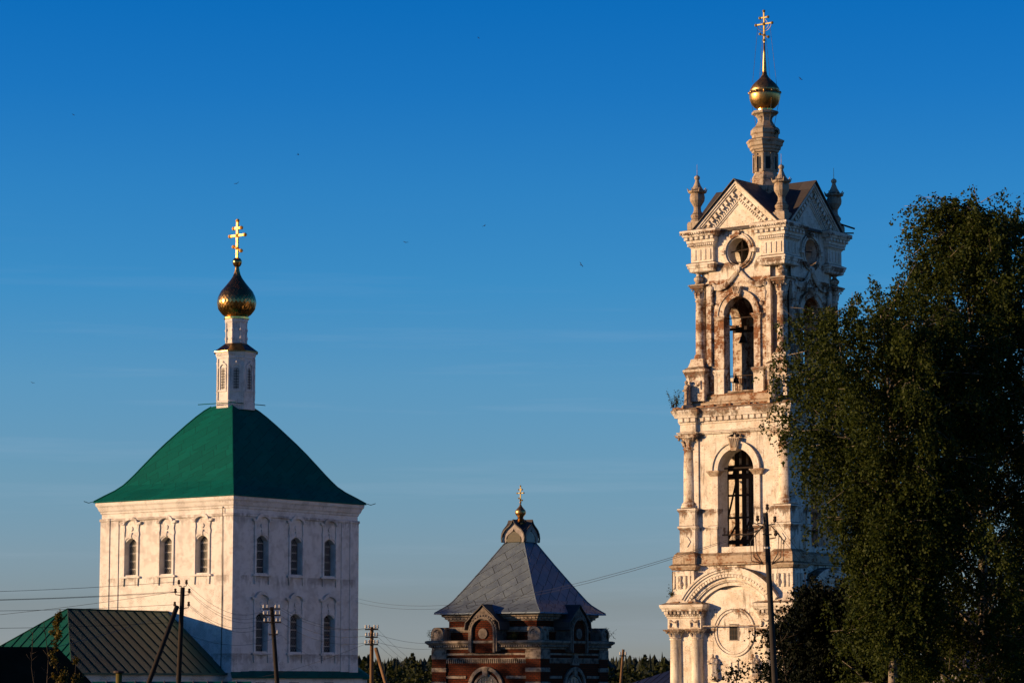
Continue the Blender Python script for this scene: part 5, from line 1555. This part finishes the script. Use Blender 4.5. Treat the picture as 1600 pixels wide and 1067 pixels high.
def pole(name, label, xb, yb_px, xt, yt, Y, r, mat, arms=(), brace=None, hooks=(), group=None):
    top = at(xt, yt, Y); bot = at(xb, 1067, Y); d = (top - bot) / (top.z - bot.z)
    g = GROUND_Z(bot.x, Y); base = bot + d * (g - 0.4 - bot.z)
    t = thing(name, label, 'utility pole', (base.x, base.y, g), 0, group)
    def L(p): return p - t.location
    m = MB()
    n = 12; pts = [L(base.lerp(top, i / n)) for i in range(n + 1)]
    m.tube(pts, r * 1.12, 12, r * 0.86)
    m.build('shaft', mat, t, True)
    def on(z): return L(bot + d * (z - bot.z))
    for z, half, ins in arms:
        c = on(z); a = MB(); a.box(c.x - half, c.x + half, c.y - r - 0.10, c.y - r, c.z - 0.03, c.z + 0.03)
        o = a.build('crossarm', M['timber'], t)
        for u in ins:
            insulator(o, c.x + u, c.y - r - 0.05, c.z + 0.045)
    for z, side in hooks:
        c = on(z)
        insulator(t, c.x + side * (r + 0.16), c.y - 0.05, c.z + 0.06, 0.17, (c.x + side * r * .6, c.y - .02, c.z - 0.02))
    if brace:
        (x0, y0), (x1, y1) = brace
        p0 = L(at(x0, y0, Y - 0.1)); p1 = L(at(x1, y1, Y - 0.6)); e = p1 + (p1 - p0) * 0.9
        a = MB(); a.tube([p0, p0.lerp(e, .5), e], r * 0.9, 10, r); a.build('brace', mat, t, True)
    return t, (lambda z: bot + d * (z - bot.z))

pL, onL = pole('utility_pole', 'dark wooden pole with slanting brace and hook insulators before the green annex roof', 279, 1067, 285.5, 917, 105, 0.095, M['wood_shaded'],
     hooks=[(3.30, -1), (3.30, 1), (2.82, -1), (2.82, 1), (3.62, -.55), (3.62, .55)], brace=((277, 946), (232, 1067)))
pM, onM = pole('utility_pole', 'leaning dark pole with three crossarms before the shaded church wall', 433, 1067, 424.5, 948, 138, 0.115, M['wood_shaded'],
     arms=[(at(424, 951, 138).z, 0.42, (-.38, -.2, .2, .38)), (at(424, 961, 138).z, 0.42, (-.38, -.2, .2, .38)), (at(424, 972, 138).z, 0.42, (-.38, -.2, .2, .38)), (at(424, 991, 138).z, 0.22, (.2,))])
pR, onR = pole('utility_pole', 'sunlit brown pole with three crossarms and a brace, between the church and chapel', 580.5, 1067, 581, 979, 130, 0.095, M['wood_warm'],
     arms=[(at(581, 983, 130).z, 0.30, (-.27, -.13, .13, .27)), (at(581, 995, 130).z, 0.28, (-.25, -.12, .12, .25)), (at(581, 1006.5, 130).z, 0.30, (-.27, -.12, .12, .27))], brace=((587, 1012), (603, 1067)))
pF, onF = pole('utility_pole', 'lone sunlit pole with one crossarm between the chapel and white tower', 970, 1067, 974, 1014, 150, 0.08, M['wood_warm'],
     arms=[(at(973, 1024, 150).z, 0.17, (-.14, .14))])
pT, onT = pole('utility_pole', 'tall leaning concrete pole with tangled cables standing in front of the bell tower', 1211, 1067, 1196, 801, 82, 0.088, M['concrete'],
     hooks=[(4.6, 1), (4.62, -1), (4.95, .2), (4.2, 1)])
# tangle of slack cable on the tall pole
m = MB(); c = onT(4.2) - pT.location
for s in (-1, 1):
    for k in range(3):
        m.tube([(c.x + s * .12, c.y - .1, c.z + .35), (c.x + s * (.34 + .07 * k), c.y - .12, c.z + .1 - .1 * k), (c.x + s * (.30 + .08 * k), c.y - .1, c.z - .45 - .1 * k), (c.x + s * .12, c.y - .12, c.z - .75)], 0.014, 4)
m.tube([(c.x - .13, c.y - .13, c.z + .1), (c.x + .13, c.y - .13, c.z + .1)], .02, 4)
for e in ((-.5, .5), (-.62, .28), (-.4, .15)): m.tube([(c.x - .1, c.y - .1, c.z + .3), (c.x + e[0], c.y - .1, c.z + e[1])], .012, 4)
m.build('cable_tangle', M['wire'], pT)
m = MB(); m.lathe([(0.09, 0), (0.09, 0.05)], 12); o = m.build('metal_band', M['ceramic'], pT); o.location = onT(3.9) - pT.location

def wire(label, a, b, sag, group, r=0.011):
    r *= 0.6
    m = MB(); n = 14
    m.tube([a.lerp(b, i / n) - a - Vector((0, 0, sag * 4 * (i / n) * (1 - i / n))) for i in range(n + 1)], r, 4)
    o = m.build('overhead_wire', M['wire']); o.location = a
    tag(o, label, 'wire', group)
G1 = 'wires from the left edge to the braced pole'
LW = 'thin overhead wire running from the left edge to the dark braced pole'
for (yl, z, s) in ((920.5, 3.78, -.55), (929.5, 3.42, -1), (931, 3.42, 1), (942.5, 2.94, -1), (969, 2.3, -.3)):
    wire(LW, at(-420, yl + 3, 100), onL(z) + Vector((s * .27, -.05, 0)), 0.22, G1, 0.012)
wire('single wire rising leftwards across the pale sky above the green annex', at(-420, 985, 112), onL(3.42) + Vector((-.2, 0, 0)), 0.3, None, 0.011)
wire('stay wire slanting from the braced pole down over the green annex roof', onL(2.75) + Vector((-.1, -.1, 0)), at(76, 1013, 78.2), 0.08, None, 0.012)
G2 = 'wires from the braced pole to the leaning pole'
for z, s, ye in ((3.78, .3, 950), (3.42, 1, 953), (3.42, .8, 961), (2.94, 1, 964), (2.94, .8, 973)):
    wire('thin overhead wire crossing the church walls from braced pole to leaning pole', onL(z) + Vector((s * .27, -.05, 0)), at(416 + 8 * s, ye, 137.8), 0.7, G2, 0.012)
wire('service cable hanging from the braced pole towards the leaning pole foot', onL(1.95), at(440, 991, 137.8), 0.5, None, 0.012)
G3 = 'wires from the leaning pole to the sunlit pole'
for x0, y0, x1, y1 in ((436, 950, 571, 981), (436, 960, 571, 993), (438, 971, 571, 1004), (440, 949, 590, 981)):
    wire('thin overhead wire across the shaded church wall from leaning pole to sunlit pole', at(x0, y0, 137.8), at(x1, y1, 129.8), 0.42, G3, 0.012)
wire('cable hanging low from the leaning pole bracket across the shaded church wall', at(440, 992, 137.8), at(520, 1026, 223.5), 0.5, None, 0.012)
wire('rusty red wire slanting up across the church foot to the sunlit pole', at(400, 1058, 217), at(570, 1006, 129.8), 0.2, None, 0.012)
G4 = 'wires from the sunlit pole towards the chapel'
for y0, y1, x1 in ((982, 1050, 676), (994, 1056, 676), (1006, 1062, 676)):
    wire('thin overhead wire dropping from the sunlit pole to the left corner of the chapel', at(590, y0, 129.8), at(x1, y1, 180.6), 0.25, G4, 0.011)
for y0, y1 in ((991, 1003), (1003, 1011)):
    wire('nearly level thin wire from the sunlit pole to the brick chapel', at(590, y0, 129.8), at(690, y1, 180.2), 0.2, 'level wires to the chapel', 0.011)
G5 = 'long wires from the church towards the tower'
for y0, y1, dy in ((934, 826, 0), (940, 828, 0)):
    wire('long sagging wire crossing the grey chapel roof and rising towards the tall pole', at(556, y0, 226.5), at(1190, y1, 82.2), 1.3, G5, 0.012)
G6 = 'wires from the tall pole down to the right'
for dx in (0, 10):
    wire('wire slanting down from the tall pole across the shaded tower side into the birch', at(1204 + dx, 815, 81.8), at(1330 + dx, 955, 86), 0.2, G6, 0.011)
wire('pair of faint wires low across the forest beside the lone pole', at(972, 1024, 149.8), at(1050, 1028, 205.5), 0.1, None, 0.01)

# ------------------------------------------------------------ sheds and houses
def house(name, label, cat, cx, cy, rz, w, d, zg, ze, zr, over, wall, roof, hip=0.0, group=None, ribs=True):
    """gabled or hipped house: ridge along local x"""
    t = thing(name, label, cat, (cx, cy, zg), rz, group)
    z = lambda v: v - zg
    W2, D2 = w / 2, d / 2
    m = MB(); m.stack([(-W2, -D2), (W2, -D2), (W2, D2), (-W2, D2)], [(0, -0.3), (0, z(ze))])
    if not hip: m.T = Matrix.Rotation(math.pi / 2, 4, 'Z'); m.prism([(-D2, z(ze)), (D2, z(ze)), (0, z(zr) - .12)], -W2 + .001, W2 - .001); m.T = Matrix.Identity(4)
    m.build('wall', wall, t)
    a, b, hz = W2 + over, D2 + over, z(ze) - over * (zr - ze) / D2
    rx = a - hip
    V = [(-a, -b, hz), (a, -b, hz), (a, b, hz), (-a, b, hz), (-rx, 0, z(zr)), (rx, 0, z(zr))]
    V += [(x, y, q - 0.10) for x, y, q in V]
    F = [[0, 1, 5, 4], [2, 3, 4, 5], [1, 2, 5], [3, 0, 4], [6, 10, 11, 7], [8, 11, 10, 9], [7, 11, 8], [9, 10, 6], [0, 6, 7, 1], [1, 7, 8, 2], [2, 8, 9, 3], [3, 9, 6, 0]]
    if not hip: F = [f for f in F if f not in ([1, 2, 5], [3, 0, 4], [7, 11, 8], [9, 10, 6], [1, 7, 8, 2], [3, 9, 6, 0])] + [[1, 7, 11, 5], [5, 11, 8, 2], [3, 9, 10, 4], [4, 10, 6, 0]]
    r = mesh_object('roof', V, F, roof, t)
    s = MB(); k = int(2 * a / 0.6) if ribs else 0
    for i in range(1, k):
        x = -a + 2 * a * i / k
        f = min(1, (a - abs(x)) / hip) if hip else 1.0
        yy = b * (1 - f)
        for sg in (-1, 1): s.tube([(x, sg * b, hz + .02), (x, sg * yy, hz + (z(zr) - hz) * f + .02)], 0.03, 4)
    if ribs: s.build('standing_seam', M['dark_roof'], r)
    for x in (-w * .3, 0, w * .3):
        o = MB().box(x - .45, x + .45, -D2 - .05, -D2 + .05, z(ze) - 1.9, z(ze) - .6).build('window', M['old_white_wood'], t)
        MB().box(x - .36, x + .36, -D2 - .062, -D2 - .04, z(ze) - 1.82, z(ze) - .68).build('pane', M['glass'], o)
    return t, r
q = at(-40, 1010, 78)
gh, ghr = house('house', 'dark grey roofed house at the lower left corner before the green annex', 'house', -15.25, 78.8, R(25), 9.0, 6.4, -4.3, -1.7, 1.06, 0.4, M['timber'], M['slate'], 2.1, ribs=False)
m = MB(); m.box(-0.05, 0.05, -0.05, 0.05, 3.2, 5.66); m.box(-0.07, 0.07, -0.07, 0.07, 5.58, 5.62); o = m.build('chimney_pipe', M['iron'], gh); o.location = (-1.4, -0.2, 0)
q = at(255, 1063, 118)
house('shed', 'small dark green gabled shed at the bottom before the annex wall', 'shed', q.x, 121, R(1), 6.0, 4.0, -4.6, -1.0, 0.16, 0.35, M['old_white_wood'], M['green_roof'])
q = at(1085, 1040, 226)
house('low_building', 'low building with pale grey seamed roof at the left foot of the bell tower', 'building', 14.7, 229, R(-37.5), 9, 9, -5.4, -0.2, 1.85, 0.5, M['church_white'], M['pale_roof'], 4.98)
q = at(1580, 1050, 128)
house('pale_house', 'cream walled house with dark windows half hidden behind the birches', 'house', q.x + 1.5, 131, R(-8), 9, 7, -4.6, 1.0, 3.4, 0.4, M['tower_white'], M['dark_roof'])
q = at(186, 1047, 96)
t = thing('vent_pipe', 'rusty olive vent pipe with a flat cap sticking up at the lower left', 'vent pipe', (q.x, 96, GROUND_Z(q.x, 96)))
h = q.z - t.location.z
MB().lathe([(0.105, 0), (0.105, h - .1)], 12).build('pipe', M['olive'], t, True)
MB().lathe([(0.12, h - .10), (0.19, h - .08), (0.19, h - .02), (0.05, h)], 12).build('cap', M['iron'], t)

# ------------------------------------------------------------ birds
def bird(x, y, Y, span, roll, yaw, label):
    p = at(x, y, Y)
    m = MB(); m.T = Matrix.Rotation(yaw, 4, 'Z') @ Matrix.Rotation(roll, 4, 'Y')
    b = span
    m.lathe([(0.005, -.24 * b), (0.035 * b, -.16 * b), (0.06 * b, 0), (0.05 * b, .1 * b), (0.035 * b, .16 * b), (0.004, .22 * b)], 8)
    v = m.v[:]; m.v = []
    m.v = [Matrix.Rotation(yaw, 4, 'Z') @ Matrix.Rotation(roll, 4, 'Y') @ Vector((q.x, 0, 0)) if False else q for q in v]
    # body axis laid level
    Rb = Matrix.Rotation(yaw, 4, 'Z') @ Matrix.Rotation(roll, 4, 'Y') @ Matrix.Rotation(math.pi / 2, 4, 'X') @ (Matrix.Rotation(yaw, 4, 'Z') @ Matrix.Rotation(roll, 4, 'Y')).inverted()
    m.v = [Rb @ q for q in m.v]
    for s in (-1, 1):                                          # swept sickle wings, forked tail
        w = [(0, .06, 0), (s * .25, .10, .10), (s * .5, -.10, .13), (s * .27, -.02, .09), (0, -.07, 0)]
        vs = [(x_ * b, -y_ * b, z_ * b + .008) for x_, y_, z_ in w] + [(x_ * b, -y_ * b, z_ * b - .008) for x_, y_, z_ in w]
        fs = [[0, 1, 3, 4], [1, 2, 3], [5, 9, 8, 6], [6, 8, 7]] + [[i, (i + 1) % 5, 5 + (i + 1) % 5, 5 + i] for i in range(5)]
        m.add(vs, fs)
        m.add([(0, .18 * b, .006), (s * .1 * b, .36 * b, .006), (s * .03 * b, .24 * b, .006), (0, .18 * b, -.006), (s * .1 * b, .36 * b, -.006), (s * .03 * b, .24 * b, -.006)], [[0, 1, 2], [5, 4, 3], [0, 3, 4, 1], [1, 4, 5, 2], [2, 5, 3, 0]])
    o = m.build('swift', M['bird']); o.location = p
    tag(o, label, 'bird', 'swifts circling round the churches')
for a in ((1251, 124, 150, .30, .5, .6, 'tiny dark swift just right of the tower dome and chains'),
          (370, 287, 150, .28, -.4, .2, 'tiny dark swift directly above the sparkling church cross'),
          (466, 242, 170, .26, .3, 1.4, 'tiny dark swift in the blue sky up and right of the church cross'),
          (634, 379, 160, .30, .1, .3, 'tiny dark swift left of the other one over the gap between church and chapel'),
          (757, 353, 160, .30, -.6, .9, 'tiny dark swift nearly above the chapel cross, high in the sky'),
          (908, 414, 150, .32, .9, .5, 'tiny dark swift flying between the chapel roof and the bell tower'),
          (51, 598, 170, .26, .2, .2, 'tiny dark swift low at the far left above the annex roof'),
          (115, 180, 180, .24, .3, .8, 'tiny dark swift high up in the left corner of the sky'),
          (748, 60, 180, .24, .3, .8, 'faint tiny swift at the very top in the middle of the sky'),
          (959, 996, 178, .32, .8, .3, 'dark bird flying off the crumbling right ledge of the chapel')):
    bird(*a)
def perched(pos, yaw, label):
    m = MB(); m.T = Matrix.Rotation(yaw, 4, 'Z')
    m.ball((0, 0, .17), .10, 10, .16, .11); m.ball((0, -.15, .30), .065, 8); m.tube([(0, -.2, .30), (0, -.27, .29)], .018, 5, .004)
    m.tube([(0, .12, .15), (0, .36, .06)], .05, 5, .02); m.tube([(.03, 0, .08), (.03, 0, 0)], .01, 4); m.tube([(-.03, 0, .08), (-.03, 0, 0)], .01, 4)
    m.tube([(0, -.08, .22), (0, -.15, .29)], .06, 6)
    o = m.build('pigeon', M['bird'], None, True); o.location = pos
    tag(o, label, 'bird', 'pigeons perched on the tower')
perched(tl(-0.2, -4.7, 18.0), 1.2, 'dark pigeon perched on the left side of the middle arch keystone')
perched(tl(0.28, -4.7, 18.0), -2.0, 'dark pigeon perched on the right side of the middle arch keystone')
perched(tl(-5.15, -5.05, 20.42), .5, 'dark bird sitting on the left corner of the tower cornice')
